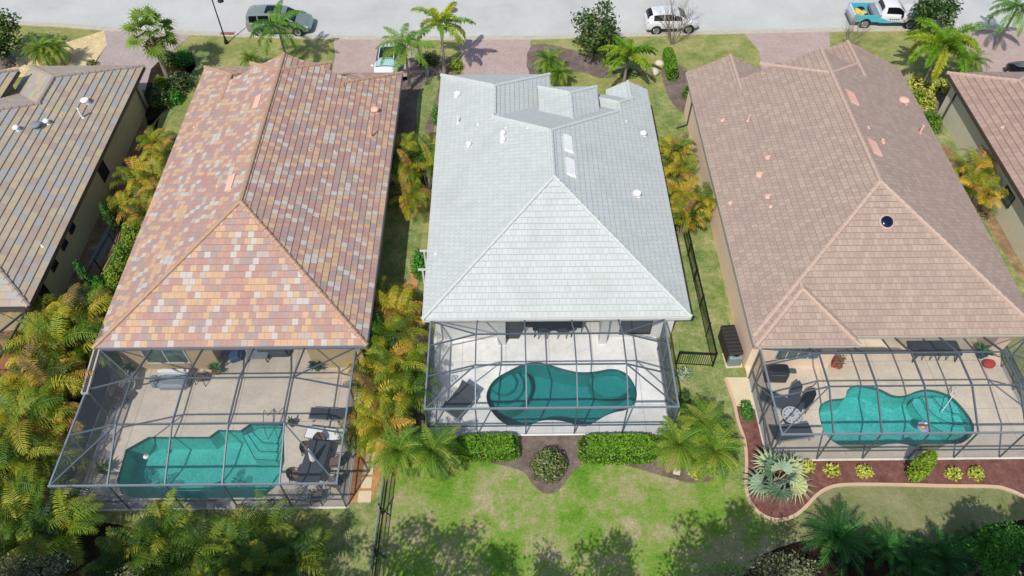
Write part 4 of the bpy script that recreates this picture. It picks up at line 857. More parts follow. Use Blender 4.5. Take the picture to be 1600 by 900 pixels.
MB().box(-4.75, -4.2, 26.9, 27.9, 0, 1.2).build('cabinet', 'frame_white', t)
t = thing('utility_box', 'small grey-green utility pedestal on the grass between the driveways', 'utility box', G(668, 122) + (0,)); x, y, _ = t.location; MB().lathe((x, y, 0), [(.16, 0), (.16, .55), (.13, .62), (.04, .65)], 10).build('cabinet', 'greyp', t); MB().lathe((x, y, 0), [(.2, 0), (.2, .05)], 10).build('base', 'pad', t)
t = thing('manhole_cover', 'round rusty manhole cover in the pale road behind the yellow foxtail palm', 'manhole cover', G(707, 16) + (0,)); x, y, _ = t.location; MB().lathe((x, y, 0), [(.46, 0), (.46, .03), (.44, .032)], 24).build('rim', 'greyp', t); MB().lathe((x, y, .0), [(.40, 0), (.40, .04), (.38, .043)], 24).build('lid', plain('rusty_iron', '6a4f49', .8, var=.2), t)
t = thing('storm_drain', 'rusty brick-coloured storm drain inlet at the kerb by the lamp post', 'drain', G(355, 53) + (0,)); x, y, _ = t.location; MB().rbox((x, y, .03), 1.1, .32, .07, bev=.03).build('grate', plain('rusty_brick', '8c5a4c', .9, var=.2), t); MB().rbox((x, y + .2, .05), 1.2, .1, .1, bev=.03).build('kerb_block', 'concrete', t)
t = thing('street_lamp', 'black street lamp post with a hanging lantern at the kerb', 'street lamp', G(354, 68) + (0,)); x, y, _ = t.location
MB().lathe((x, y, 0), [(.16, 0), (.15, .25), (.08, .4), (.07, .6)], 12).build('base', 'black', t); MB().tube([(x, y, .4), (x, y, 4.3)], [.06, .045], 8).build('pole', 'black', t); MB().tube([(x, y, 4.2), (x + .2, y, 4.4), (x + .5, y, 4.35), (x + .62, y, 4.1)], .03, 6).build('arm', 'black', t)
MB().lathe((x + .62, y, 3.62), [(.1, 0), (.24, .03), (.22, .12), (.12, .3), (.05, .45)], 14).build('lantern', 'black', t); MB().lathe((x + .62, y, 3.58), [(.05, 0), (.09, .04), (.09, .06)], 10).build('lamp_glass', 'white', t)
for lb, px, py, s_ in (('pale limestone boulder in the mulch by the kerb shrub, the lower one', 1019, 115, .55), ('pale limestone boulder beside the clipped box hedge, the upper one', 1030, 101, .4), ('white boulder half hidden in the bush by the left driveway', 270, 88, .3)):
    m = MB(); rn = random.Random(px); vs = []; n1, n2 = 6, 10
    x, y = G(px, py)
    for i in range(n1 + 1):
        for j in range(n2):
            a, e = 2 * math.pi * j / n2, math.pi * (i / n1 - .5); r_ = s_ * (1 + .25 * noise.noise(Vector((math.cos(a) * math.cos(e) * 1.5 + px, math.sin(a) * math.cos(e) * 1.5, math.sin(e) * 1.5)))); vs.append((x + r_ * math.cos(e) * math.cos(a), y + r_ * .8 * math.cos(e) * math.sin(a), s_ * .3 + r_ * .6 * math.sin(e)))
    m.add(vs, [(i * n2 + j, i * n2 + (j + 1) % n2, (i + 1) * n2 + (j + 1) % n2, (i + 1) * n2 + j) for i in range(n1) for j in range(n2)]); tag(m.build('boulder', 'stone', smooth=1), lb, 'boulder', 'pale garden boulders')
# ---------------------------------------------------------------- vehicles
def car(name, label, cat, loc, rz, st, paint, wheels, wr=.34, cabin=None, wind='carglass', group=None, lower='trim', extra=None):
    """st: stations from rear to front (x, z_bottom, z_belt, z_top, half width, half width of the roof)"""
    t = local(thing(name, label, cat, (0, 0, 0), group=group)); nr = 11
    def ring(i, k, sgn):                       # station i (float), ring k (float 0..10)
        i0 = int(min(i, len(st) - 1.001)); f = i - i0; a, b = st[i0], st[min(i0 + 1, len(st) - 1)]; x, zb, zl, zt, w0, w1 = [p + (q - p) * f for p, q in zip(a, b)]
        cr = [(w0 * .86, zb), (w0 * .96, zb + .08), (w0, zb + (zl - zb) * .35), (w0, zb + (zl - zb) * .7), (w0 * .975, zl - .03), (w0 * .95, zl), (w0 * .95 + (w1 - w0 * .95) * .5, zl + (zt - zl) * .48), (w1, zt - (zt - zl) * .08), (w1 * .82, zt - .01 if zt - zl > .1 else zt), (w1 * .45, zt + .02), (0, zt + .03)]
        k0 = int(min(k, 9.999)); g = k - k0; p = cr[k0]; q = cr[k0 + 1]; return Vector((x, sgn * (p[0] + (q[0] - p[0]) * g), p[1] + (q[1] - p[1]) * g))
    b = MB(); n = len(st); full = [(k, -1) for k in range(nr)] + [(k, 1) for k in range(nr - 2, -1, -1)]; m = len(full)
    for i in range(n): b.v += [tuple(ring(i, k, s_)) for k, s_ in full]
    b.f = [(i * m + j, (i + 1) * m + j, (i + 1) * m + j + 1, i * m + j + 1) for i in range(n - 1) for j in range(m - 1)] + [tuple(range(m)), tuple(range(n * m - 1, (n - 1) * m - 1, -1)) ]
    b.build('body', paint, t, smooth=1)
    def patch(nm, mat, i0, i1, k0, k1, sg, off=.012, par=t, ni=6, nk=4):
        q = MB(); vs = []
        for a in range(ni + 1):
            for c in range(nk + 1):
                i_, k_ = i0 + (i1 - i0) * a / ni, k0 + (k1 - k0) * c / nk; sgn = sg
                if sg == 0: kk = k_; sgn = 1 if kk <= 10 else -1; kk = kk if kk <= 10 else 20 - kk; p = ring(i_, kk, sgn)
                else: p = ring(i_, k_, sg)
                ctr = Vector((p.x, 0, .7)); d_ = (p - ctr).normalized(); slope = Vector((1 if i0 > n / 2 else -1, 0, 0)) * .6 if sg == 0 else Vector((0, 0, 0)); vs.append(p + (d_ + slope).normalized() * off)
        q.add(vs, [(a * (nk + 1) + c, (a + 1) * (nk + 1) + c, (a + 1) * (nk + 1) + c + 1, a * (nk + 1) + c + 1) for a in range(ni) for c in range(nk)]); return q.build(nm, mat, par)
    for nm, mat, i0, i1, k0, k1, sg, of in cabin: 
        for s2 in ((1, -1) if sg == 2 else (sg,)): patch(nm, mat, i0, i1, k0, k1, s2, of, nk=8 if sg == 0 else 4)
    wmax = max(s_[4] for s_ in st)
    for x in wheels:
        for s_ in (-1, 1):
            yo = s_ * wmax; ar = MB(); ar.tube([(x, yo - s_ * .2, wr), (x, yo + s_ * .006, wr)], wr * 1.2, 22); ar.build('wheel_arch', 'trim', t)
            wo = MB(); wo.tube([(x, yo - s_ * .18, wr), (x, yo - s_ * .0, wr), (x, yo + s_ * .03, wr)], [wr, wr, wr * .93], 22); wh = wo.build('wheel', 'rubber', t, smooth=1)
            ri = MB(); ri.tube([(x, yo + s_ * .03, wr), (x, yo + s_ * .04, wr)], wr * .22, 12)
            for k in range(5): a = 2 * math.pi * k / 5 + .3; ri.bar((x, yo + s_ * .036, wr), (x + wr * .64 * math.cos(a), yo + s_ * .036, wr + wr * .64 * math.sin(a)), .02, .075)
            rg = [(x + wr * .66 * math.cos(2 * math.pi * k / 20), wr + wr * .66 * math.sin(2 * math.pi * k / 20)) for k in range(21)]
            ri.tube([(a, yo + s_ * .034, c) for a, c in rg], .03, 5); ri.build('rim', 'steel', wh)
            ds = MB(); ds.tube([(x, yo + s_ * .031, wr), (x, yo + s_ * .033, wr)], wr * .62, 20); ds.build('hub_shade', 'greyp', wh)
    if extra: extra(t, ring)
    t.location = loc; t.rotation_euler[2] = rz; return t
def mirrors(x, y, z, mat):
    def f(t, ring):
        for s_ in (-1, 1): MB().rbox((x, s_ * y, z), .14, .24, .15, bev=.04).build('mirror', mat, t)
    return f
van = [(-2.52, .38, .75, .80, .80, .72), (-2.46, .28, .98, 1.15, .93, .78), (-2.35, .25, 1.05, 1.58, .97, .76), (-2.0, .24, 1.06, 1.72, .98, .78), (-1.0, .24, 1.05, 1.77, .99, .79), (0.1, .24, 1.03, 1.76, .99, .78), (.62, .24, 1.01, 1.66, .99, .76), (1.45, .24, 1.0, 1.10, .98, .84), (2.0, .25, .92, .96, .95, .82), (2.4, .30, .78, .80, .86, .72), (2.54, .38, .6, .62, .72, .6)]
kx = G(437, 57)
car('parked_car', 'silver-green minivan parked at the kerb behind a palm', 'car', (kx[0], 55.45, .01), R(-1), van, 'paint_silver', (-1.55, 1.55), .36,
    [('side_window', 'carglass', 2.6, 3.5, 5.3, 6.9, 2, .012), ('side_window', 'carglass', 3.6, 4.4, 5.3, 6.9, 2, .012), ('side_window', 'carglass', 4.5, 5.2, 5.3, 6.9, 2, .012), ('side_window', 'carglass', 5.3, 6.5, 5.3, 6.6, 2, .012), ('windscreen', 'carglass', 6.12, 6.95, 7.5, 12.5, 0, .02), ('rear_window', 'carglass', 1.25, 1.95, 7.5, 12.5, 0, .02),
     ('sunroof', 'carglass', 4.1, 5.5, 8.3, 11.7, 0, .012), ('tail_light', 'tail', .9, 1.5, 4, 6, 2, .012), ('headlight', 'head', 8.2, 9.2, 3.2, 4.9, 2, .014), ('front_bumper', 'trim', 9.1, 9.95, .3, 2.4, 2, .012)], extra=mirrors(.95, 1.02, 1.05, 'paint_silver'))
suv = [(-2.14, .42, .75, .8, .72, .6), (-2.08, .32, 1.0, 1.08, .86, .66), (-1.9, .30, 1.08, 1.42, .90, .60), (-1.5, .30, 1.07, 1.58, .91, .62), (-.8, .30, 1.05, 1.64, .91, .64), (0, .30, 1.03, 1.63, .91, .64), (.4, .30, 1.02, 1.54, .91, .62), (1.1, .30, 1.02, 1.12, .90, .74), (1.6, .30, .97, 1.02, .88, .72), (1.98, .34, .84, .88, .80, .62), (2.14, .42, .66, .68, .66, .5)]
kx = G(1049, 53)
car('parked_car', 'white compact SUV parked at the kerb behind a bare shrub', 'car', (kx[0], 55.35, .01), R(2.5), suv, 'paint_white', (-1.32, 1.3), .35,
    [('side_window', 'carglass', 2.75, 4.0, 5.3, 6.9, 2, .012), ('side_window', 'carglass', 4.1, 5.0, 5.3, 6.9, 2, .012), ('side_window', 'carglass', 5.1, 6.4, 5.3, 6.6, 2, .012), ('windscreen', 'carglass', 6.12, 6.95, 7.3, 12.7, 0, .02), ('rear_window', 'carglass', 1.25, 2.6, 7.6, 12.4, 0, .02),
     ('tail_light', 'tail', .8, 1.5, 4.2, 5.4, 2, .014), ('headlight', 'head', 8.2, 9.2, 3.3, 4.9, 2, .014), ('lower_cladding', 'trim', .1, 9.9, 0.2, 1.5, 2, .008)], extra=mirrors(.75, .96, 1.05, 'paint_white'))
def bed(t, ring):
    # open load bed with its contents, on the rear half of the truck
    for a, b in (((-2.75, -.95), (-2.67, .95)), ((-2.75, .87), (-.65, .95)), ((-2.75, -.95), (-.65, -.87)), ((-.72, -.95), (-.65, .95))):
        MB().box(a[0], b[0], min(a[1], b[1]), max(a[1], b[1]), .55, 1.12).build('bed_side' if a[0] < -.8 else 'bed_head', 'paint_turq' if a[0] < -.8 and abs(a[1] - b[1]) < .5 else 'paint_white', t)
    MB().box(-2.7, -.7, -.9, .9, .5, .62).build('bed_floor', 'greyp', t); MB().rbox((-1.0, 0, 1.02), .5, 1.78, .3, bev=.04).build('tool_box', 'greyp', t)
    m = MB(); rn = random.Random(8)
    for k in range(9): m.rbox((rn.uniform(-2.3, -1.6), rn.uniform(-.5, .5), .72 + rn.random() * .18), .4, .28, .2, rn.random() * 3, bev=.05)
    m.build('load', 'yellow', t); m = MB()
    for k in range(10): m.rbox((rn.uniform(-2.45, -1.5), rn.uniform(-.75, .75), .68 + rn.random() * .1), .4, .2, .14, rn.random() * 3, bev=.03)
    m.build('tools', 'dark', t); MB().rbox((-2.82, 0, .5), .14, 1.8, .18, bev=.04).build('rear_bumper', 'greyp', t)
    m = MB()                                     # turquoise swoosh along the doors
    for s_ in (-1,): m.add([(-.7, s_ * .985, .5), (.2, s_ * .985, .5), (1.2, s_ * .985, .62), (.1, s_ * .985, .66), (-.7, s_ * .985, .95)], [(0, 1, 2, 3, 4)])
    m.build('side_graphic', 'paint_turq', t); m = MB()
    for k in range(5): m.box(.05 + k * .17, .15 + k * .17, -.99, -.984, .78, .88)
    m.build('door_lettering', 'charcoal', t)
    for s_ in (-1, 1): MB().rbox((.95, s_ * 1.05, 1.2), .14, .26, .2, bev=.04).build('mirror', 'trim', t)
truck = [(-.64, .5, 1.1, 1.12, .93, .7), (-.62, .45, 1.14, 1.3, .95, .72), (-.5, .42, 1.15, 1.76, .97, .70), (-.2, .4, 1.15, 1.84, .97, .71), (.5, .4, 1.13, 1.84, .97, .71), (.72, .4, 1.13, 1.76, .97, .7), (1.35, .4, 1.13, 1.22, .97, .85), (2.2, .42, 1.1, 1.17, .96, .85), (2.65, .45, 1.0, 1.04, .93, .8), (2.8, .5, .8, .85, .86, .7)]
kx = G(1378, 42)
car('pickup_truck', 'white and turquoise pickup truck with yellow sacks in its open bed', 'pickup truck', (kx[0] + .2, 56.0, .01), R(-2), truck, 'paint_white', (-1.75, 1.85), .38,
    [('side_window', 'carglass', 2.7, 5.6, 5.3, 6.8, 2, .012), ('windscreen', 'carglass', 5.15, 5.95, 7.3, 12.7, 0, .02), ('rear_window', 'carglass', 1.15, 1.95, 7.6, 12.4, 0, .02), ('headlight', 'head', 7.7, 8.6, 3.3, 4.9, 2, .014), ('lower_cladding', 'trim', .5, 8.9, .1, 1.2, 2, .01)], extra=bed)
coupe = [(-2.1, .4, .7, .75, .7, .55), (-2.02, .3, .85, .90, .84, .62), (-1.6, .26, .93, 1.0, .88, .7), (-1.2, .26, .95, 1.22, .89, .58), (-.5, .25, .95, 1.33, .89, .58), (.1, .25, .94, 1.31, .89, .58), (.35, .25, .93, 1.25, .89, .6), (1.05, .25, .92, .98, .88, .74), (1.7, .28, .82, .86, .86, .68), (2.1, .36, .65, .68, .76, .55)]
kx = G(604, 96, .9)
car('parked_car', 'white two-door car in the driveway with a bright windscreen and black roof', 'car', (kx[0], kx[1] + .25, .02), R(-90), coupe, 'paint_white', (-1.3, 1.3), .33,
    [('side_window', 'carglass', 2.8, 6.2, 5.3, 6.9, 2, .012), ('windscreen', 'carglass_b', 6.1, 6.92, 7.4, 12.6, 0, .03), ('windscreen_frame', 'black', 6.03, 7.0, 7.1, 12.9, 0, .022), ('black_roof', 'black', 3.2, 5.95, 7.5, 12.5, 0, .014), ('headlight', 'head', 7.7, 8.6, 3.3, 4.9, 2, .014)], extra=mirrors(.85, 1.0, .95, 'paint_white'))
kx = G(1605, 100, 1.2)
car('parked_car', 'black car at the right edge, parked in the driveway of the mauve-roofed house', 'car', (kx[0] + .1, kx[1] - 1.2, .02), R(100), suv, 'paint_black', (-1.32, 1.3), .35,
    [('side_window', 'carglass', 2.75, 4.0, 5.3, 6.9, 2, .012), ('side_window', 'carglass', 4.1, 6.4, 5.3, 6.9, 2, .012), ('windscreen', 'carglass', 6.12, 6.95, 7.3, 12.7, 0, .02), ('rear_window', 'carglass', 1.25, 2.6, 7.6, 12.4, 0, .02), ('tail_light', 'tail', .8, 1.5, 4.2, 5.4, 2, .014)])
# ================================================================ VEGETATION
def leaflet(m, p, d, side, L, wd, droop, tint):
    """one narrow pointed leaflet from p along d"""
    q = p + d * L * .5 + Vector((0, 0, -droop * L * .22)); e = p + d * L * .95 + Vector((0, 0, -droop * L * .8))
    s_ = side * wd / 2; m.add([p - s_ * .5, p + s_ * .5, q + s_, q - s_, e], [(0, 1, 2, 3), (3, 2, 4)], tint)
def frond(m, o, az, el, L, droop, n, ll, lw, rnd, tint, vee=.5, plume=0, rr=.012, ldroop=.5, start=.12):
    """feather leaf: arching midrib with leaflets both sides; plume > 0 sets leaflets all round it"""
    p = Vector(o); st = L / n; e = el; hd = Vector((math.cos(az), math.sin(az), 0)); pts = [p.copy()]
    tw = rnd.uniform(-.3, .3)
    for k in range(n):
        f = (k + 1) / n; e = el - droop * f ** 1.3; d = hd * math.cos(e) + Vector((0, 0, math.sin(e))); p = p + d * st; az2 = tw * st; hd = Matrix.Rotation(az2, 3, 'Z') @ hd; pts.append(p.copy())
        if f < start: continue
        sd = d.cross(Vector((0, 0, 1))); sd = sd.normalized() if sd.length > .05 else Vector((-hd.y, hd.x, 0)); up = sd.cross(d).normalized(); l = ll * (math.sin(math.pi * min(1, .18 + f * .78)) ** .7) * rnd.uniform(.85, 1.1)
        for s_ in (-1, 1):
            v = vee + rnd.uniform(-.15, .15); ld = (sd * s_ * math.cos(v) + up * math.sin(v) + d * rnd.uniform(.35, .65)).normalized(); leaflet(m, p, ld, d, l, lw, ldroop, tint + rnd.uniform(-.06, .06))
        for j in range(plume):
            a = rnd.uniform(-.6, 3.7); ld = (sd * math.cos(a) + up * math.sin(a) + d * .5).normalized(); leaflet(m, p, ld, d, l * .85, lw, ldroop, tint + rnd.uniform(-.1, .1))
    m.tube(pts[::max(1, n // 6)] + [pts[-1]], [rr] * (len(pts[::max(1, n // 6)])) + [rr * .3], 3, tint + .15)
def mk(name, cat, seed):
    t = local(thing(name, 'x', cat)); return t, random.Random(seed)
def make_areca(seed, leaf='areca', h=1.9, spread=.55, nst=6, nf=6, L=1.9, lo=.15, hi=.95):
    t, r = mk('areca_palm', 'palm', seed); s_, m = MB(), MB(); s_.smooth = True
    for k in range(nst):
        a, d = r.random() * 6.28, r.uniform(.1, 1) * spread; hh = h * r.uniform(.55, 1.1); lean = Vector((math.cos(a), math.sin(a), 0)); b = lean * d * .5; top = b + lean * d * 1.1 + Vector((0, 0, hh))
        s_.tube([b, (b + top) / 2 - lean * .05, top], [.05, .045, .035], 6)
        for j in range(nf):
            z_ = r.uniform(0, .25); frond(m, top - Vector((0, 0, z_)), a + r.uniform(-2.6, 2.6) if j else a, r.uniform(.75, 1.45), L * r.uniform(.75, 1.15), r.uniform(1.3, 2.5), 26, .56, .05, r, r.uniform(lo, hi), vee=r.uniform(.2, .7), ldroop=r.uniform(.6, 1.3))
    s_.build('stems', 'trunk', t); m.build('fronds', leaf, t); return t
def make_palm(seed, leaf, h, r0, nf, L, plume, ll, lw, el=(-.2, 1.3), droop=1.5, shaft=None, lo=.1, hi=.7, n=22, ldroop=.5, nm='palm_tree', curve=0):
    t, r = mk(nm, 'palm', seed); s_ = MB(); top = Vector((curve, 0, h)); s_.tube([(0, 0, 0), (curve * .25, 0, h * .45), (curve * .7, 0, h * .8), top], [r0 * 1.35, r0, r0 * .9, r0 * .75], 10); s_.build('trunk', 'trunk', t, smooth=1)
    if shaft: MB().tube([top - Vector((0, 0, .1)), top + Vector((0, 0, .6))], [r0 * .85, r0 * .4], 8).build('crownshaft', shaft, t, smooth=1)
    m = MB(); z0 = .35 if shaft else 0
    for k in range(nf):
        a = k * 2.39996 + r.uniform(-.2, .2); e = el[0] + (el[1] - el[0]) * (k + .5) / nf; frond(m, top + Vector((0, 0, z0)), a, e, L * r.uniform(.85, 1.1), droop * r.uniform(.8, 1.15), n, ll, lw, r, lo + (hi - lo) * r.random() + (.15 if k < 3 else 0), plume=plume, ldroop=ldroop, rr=.022)
    m.build('fronds', leaf, t); return t
def fanleaf(m, o, az, el, pet, rad, nb, r, tint, wd=.06, split=.55, span=4.4):
    hd = Vector((math.cos(az), math.sin(az), 0)); d = hd * math.cos(el) + Vector((0, 0, math.sin(el))); c = Vector(o) + d * pet + Vector((0, 0, -pet * .12)); m.tube([o, Vector(o) + d * pet * .6, c], .02, 3, tint)
    sd = Vector((-hd.y, hd.x, 0)); dd = (d + Vector((0, 0, -.35))).normalized(); pl = sd.cross(dd).normalized()
    pr = None
    for k in range(nb + 1):
        a = -span / 2 + span * k / nb; v = dd * math.cos(a) + sd * math.sin(a) + pl * (.12 * (-1) ** k) ; l = rad * (1 - .18 * abs(a) / (span / 2)) * r.uniform(.93, 1.05); v.normalize(); e = c + v * l + Vector((0, 0, -.18 * l)); mid = c + v * l * split
        s_ = v.cross(pl).normalized() * wd * .5
        m.add([c, mid + s_ + pl * .012, e, mid - s_ - pl * .012], [(0, 1, 3), (1, 2, 3)], tint + r.uniform(-.07, .07))
        if pr is not None: m.add([c, pr[0] - pr[1], mid + s_], [(0, 1, 2)], tint)
        pr = (mid, s_)
def make_fan(name, seed, leaf, h, r0, nf, pet, rad, nb, el, dead=0, lo=.1, hi=.7, wd=.06):
    t, r = mk(name, 'palm', seed); s_ = MB(); s_.tube([(0, 0, 0), (0, 0, h * .5), (0, 0, h)], [r0 * 1.3, r0, r0 * .9], 10); s_.build('trunk', 'trunk', t, smooth=1); m = MB()
    for k in range(nf): fanleaf(m, (0, 0, h - .1), k * 2.4 + r.uniform(-.2, .2), el[0] + (el[1] - el[0]) * (k + .5) / nf, pet * r.uniform(.85, 1.1), rad * r.uniform(.9, 1.1), nb, r, r.uniform(lo, hi), wd)
    m.build('fan_leaves', leaf, t)
    if dead:
        m = MB()
        for k in range(dead): fanleaf(m, (0, 0, h - .25), k * 2.4, r.uniform(-1.35, -.8), pet * .5, rad * .85, nb, r, r.random(), wd)
        m.build('dead_skirt', 'dead', t)
    return t
def leaves(m, r, pts_n, fn, size, tint=(0, 1), flat=.5, wd=.5):
    for _ in range(pts_n):
        p, nrm = fn(r); a = Vector((r.gauss(0, 1), r.gauss(0, 1), r.gauss(0, 1) * flat)).normalized(); u = (a + nrm * .3).normalized(); v = u.cross(nrm + Vector((r.uniform(-.5, .5), r.uniform(-.5, .5), r.uniform(-.5, .5)))).normalized()
        s_ = size * r.uniform(.6, 1.3); m.add([p - u * s_ * .5, p + v * s_ * wd * .5, p + u * s_ * .5, p - v * s_ * wd * .5], [(0, 1, 2, 3)], tint[0] + (tint[1] - tint[0]) * r.random())
def make_tree(name, cat, seed, leaf, h, cr, ch, nleaf, size, nb=9, lobes=14, trunk_r=.1, tint=(0, .9), trunkm='bark', z0=None):
    """tapered trunk, limbs to each leaf clump, crown of clumps with gaps"""
    t, r = mk(name, cat, seed); s_ = MB(); cz = z0 if z0 is not None else h - ch / 2; fork = Vector((r.uniform(-.1, .1), r.uniform(-.1, .1), max(.2, cz - ch * .45)))
    s_.tube([(0, 0, -.05), fork * .5, fork], [trunk_r * 1.4, trunk_r, trunk_r * .85], 8); L = []
    for k in range(lobes):
        while 1:
            d = Vector((r.uniform(-1, 1), r.uniform(-1, 1), r.uniform(-1, 1)))
            if .25 < d.length < 1: break
        c = Vector((d.x * cr * .75, d.y * cr * .75, cz + d.z * ch * .38)); R_ = cr * r.uniform(.28, .48); L.append((c, R_)); mid = (fork + c) / 2 + Vector((0, 0, -.1 * ch)); s_.tube([fork, mid, c], [trunk_r * .5, trunk_r * .3, .012], 5)
    s_.build('trunk', trunkm, t, smooth=1); m = MB()
    def fn(r):
        c, R_ = r.choice(L); n = Vector((r.gauss(0, 1), r.gauss(0, 1), r.gauss(0, 1))).normalized(); return c + n * R_ * (r.random() ** .4) * (1 + .35 * noise.noise(c * 3 + n * 2)), n
    leaves(m, r, nleaf, fn, size, tint); m.build('crown', leaf, t); return t
def make_shrub(name, seed, leaf, rx, ry, h, nleaf, size, boxy=0, tint=(0, 1), core=True, wd=.5, lump=.22):
    t, r = mk(name, 'shrub', seed); m = MB(); ex = .35 if boxy else 1
    def surf(r):
        if boxy:
            w3 = [rx * ry * 4, rx * h * 4, ry * h * 4]; f = r.choices((0, 1, 2), w3)[0]; a, b, s3 = r.uniform(-1, 1), r.uniform(-1, 1), r.choice((-1, 1))
            n, q = ((Vector((0, 0, 1)), Vector((a, b, 1))), (Vector((0, s3, 0)), Vector((a, s3, (b + 1) / 2))), (Vector((s3, 0, 0)), Vector((s3, a, (b + 1) / 2))))[f]
            e = 1 - .10 * (max(0, q.z - .7) / .3) * 1.5; k = 1 + .05 * noise.noise(Vector((q.x * rx * 2, q.y * ry * 2, q.z * 2 + seed))) - .07 * r.random(); c8 = 1 - .12 * max(0, abs(q.x) + abs(q.y) - 1.6) / .4
            return Vector((q.x * rx * k * e * c8, q.y * ry * k * e * c8, q.z * h * k)), n
        n = Vector((r.gauss(0, 1), r.gauss(0, 1), abs(r.gauss(0, 1)))).normalized()
        q = Vector([math.copysign(abs(c) ** ex, c) for c in n]) if boxy else n; k = (1 + lump * noise.noise(Vector((n.x * 2.2 + seed, n.y * 2.2, n.z * 2.2)))) * (r.random() ** (.12 if boxy else .25))
        return Vector((q.x * rx * k, q.y * ry * k, q.z * h * k)), n
    leaves(m, r, nleaf, surf, size, tint, wd=wd); m.build('foliage', leaf, t)
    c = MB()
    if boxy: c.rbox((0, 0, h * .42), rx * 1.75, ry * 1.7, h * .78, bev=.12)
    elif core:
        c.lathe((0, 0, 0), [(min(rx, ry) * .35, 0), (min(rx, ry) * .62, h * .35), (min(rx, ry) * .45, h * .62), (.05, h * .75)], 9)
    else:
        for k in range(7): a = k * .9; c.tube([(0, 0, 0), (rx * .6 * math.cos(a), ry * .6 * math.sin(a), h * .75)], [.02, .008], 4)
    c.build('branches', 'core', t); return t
def make_bare(seed, h, w_):
    t, r = mk('bare_shrub', 'shrub', seed); st, tw = MB(), MB()
    def br(p, d, L, rad, lv):
        q = p + d * L; (st if lv < 2 else tw).tube([p, p + d * L * .5 + Vector((r.uniform(-.04, .04), r.uniform(-.04, .04), 0)), q], [rad, rad * .8, rad * .6], 4)
        if lv < 4:
            for _ in range(3 if lv < 3 else 2): br(q if r.random() < .6 else p + d * L * .7, (d + Vector((r.uniform(-.5, .5), r.uniform(-.5, .5), r.uniform(0, .3)))).normalized(), L * .68, rad * .55, lv + 1)
    for k in range(8): a = k * .8; br(Vector((math.cos(a) * .08, math.sin(a) * .08, 0)), Vector((math.cos(a) * w_, math.sin(a) * w_, 1)).normalized(), h * .34, .03, 0)
    st.build('stems', 'twig', t); tw.build('twigs', 'twig', t); return t
used_src = {}
def put(src, label, px, py, zc, sc=1.0, rz=None, group=None, world=None):
    """stands the plant so that the point zc above its foot shows at (px, py) of the photo"""
    x, y = world or G(px, py, zc); rz = (px * 37 + py * 11) % 628 / 100 if rz is None else rz
    if src.name not in used_src: used_src[src.name] = 1; o = src; o.location = (x, y, 0); o.rotation_euler = (0, 0, rz); o.scale = (sc, sc, sc); o['label'] = label; o.name = src.name
    else: o = copy_thing(src, (x, y, 0), rz, sc, label)
    if group: o['group'] = group
    elif 'group' in o: del o['group']
    return o
A = [make_areca(k, 'areca', 1.8 + .3 * (k % 3), .5, 5, 5, 1.9, .0, 1.0) for k in range(4)]
DK = [make_areca(30 + k, 'areca_shaded', 2.0, .6, 5, 5, 2.0, .0, .9) for k in range(2)]
B_ = [make_areca(10 + k, 'areca_green', 2.1, .55, 5, 5, 2.1, .0, .9) for k in range(3)]
gA = 'yellowing areca palms massed left of the left enclosure'
spots = [(62, 487, 'topmost of the mass, beside the patio corner'), (108, 492, 'at the top, touching the tile eave'), (122, 505, 'pressed against the corner of the tile roof'), (35, 525, 'second row, over the brick patio'), (92, 535, 'second row, middle'), (108, 548, 'golden, beside the roof corner and pale super gutter'),
         (22, 580, 'at the frame edge below the brick patio'), (50, 575, 'in the middle of the mass, level with the super gutter'), (78, 605, 'closest to the end of the super gutter'), (22, 625, 'left of the screen wall, upper half'), (58, 650, 'against the screen wall, upper half'), (12, 660, 'at the frame edge, level with the middle of the pool'),
         (36, 700, 'left of the screen wall, lower half'), (8, 735, 'at the frame edge, level with the front beam')]
for i, (px, py, w_) in enumerate(spots): put((A + B_)[i % 6 if i < 8 else (i % 7)], 'yellow-green areca palm, ' + w_, px, py, 2.6, 1.0 + .12 * (i % 3), group=gA)
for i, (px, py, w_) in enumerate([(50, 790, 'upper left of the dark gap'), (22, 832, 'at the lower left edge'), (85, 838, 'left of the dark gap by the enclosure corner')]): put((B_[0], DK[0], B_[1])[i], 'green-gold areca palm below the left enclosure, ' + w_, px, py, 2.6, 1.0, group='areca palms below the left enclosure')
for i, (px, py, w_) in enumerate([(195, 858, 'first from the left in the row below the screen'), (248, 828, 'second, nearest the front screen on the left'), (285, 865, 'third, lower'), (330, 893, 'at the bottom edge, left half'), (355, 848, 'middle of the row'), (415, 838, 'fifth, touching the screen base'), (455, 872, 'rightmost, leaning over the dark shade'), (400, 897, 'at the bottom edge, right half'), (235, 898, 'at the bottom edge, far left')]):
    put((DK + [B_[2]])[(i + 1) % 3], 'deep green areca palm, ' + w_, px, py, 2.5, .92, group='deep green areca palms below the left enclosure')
for i, (px, py, w_) in enumerate([(238, 205, 'topmost between the two left houses'), (252, 232, 'second from the top, against the tile eave'), (205, 262, 'third, pale, leaning to the olive wall'), (240, 270, 'fourth, against the tile eave'), (196, 298, 'fifth, brownish, over the gap'), (222, 318, 'lowest, above the green shrubs')]):
    put(A[i % 4], 'golden areca palm, ' + w_, px, py, 2.2, .82, group='golden areca palms between the two left houses')
for i, (px, py, w_) in enumerate([(622, 228, 'upper left, drooping over the tile eave'), (662, 222, 'upper right, against the white roof'), (640, 255, 'middle'), (665, 258, 'middle right, against the white roof'), (630, 285, 'lowest, above the bare patch')]):
    put((A[2], B_[0], A[1], B_[1], A[0])[i], 'areca palm between the multicoloured and white roofs, ' + w_, px, py, 2.3, .85, group='areca palms between the multicoloured and white roofs')
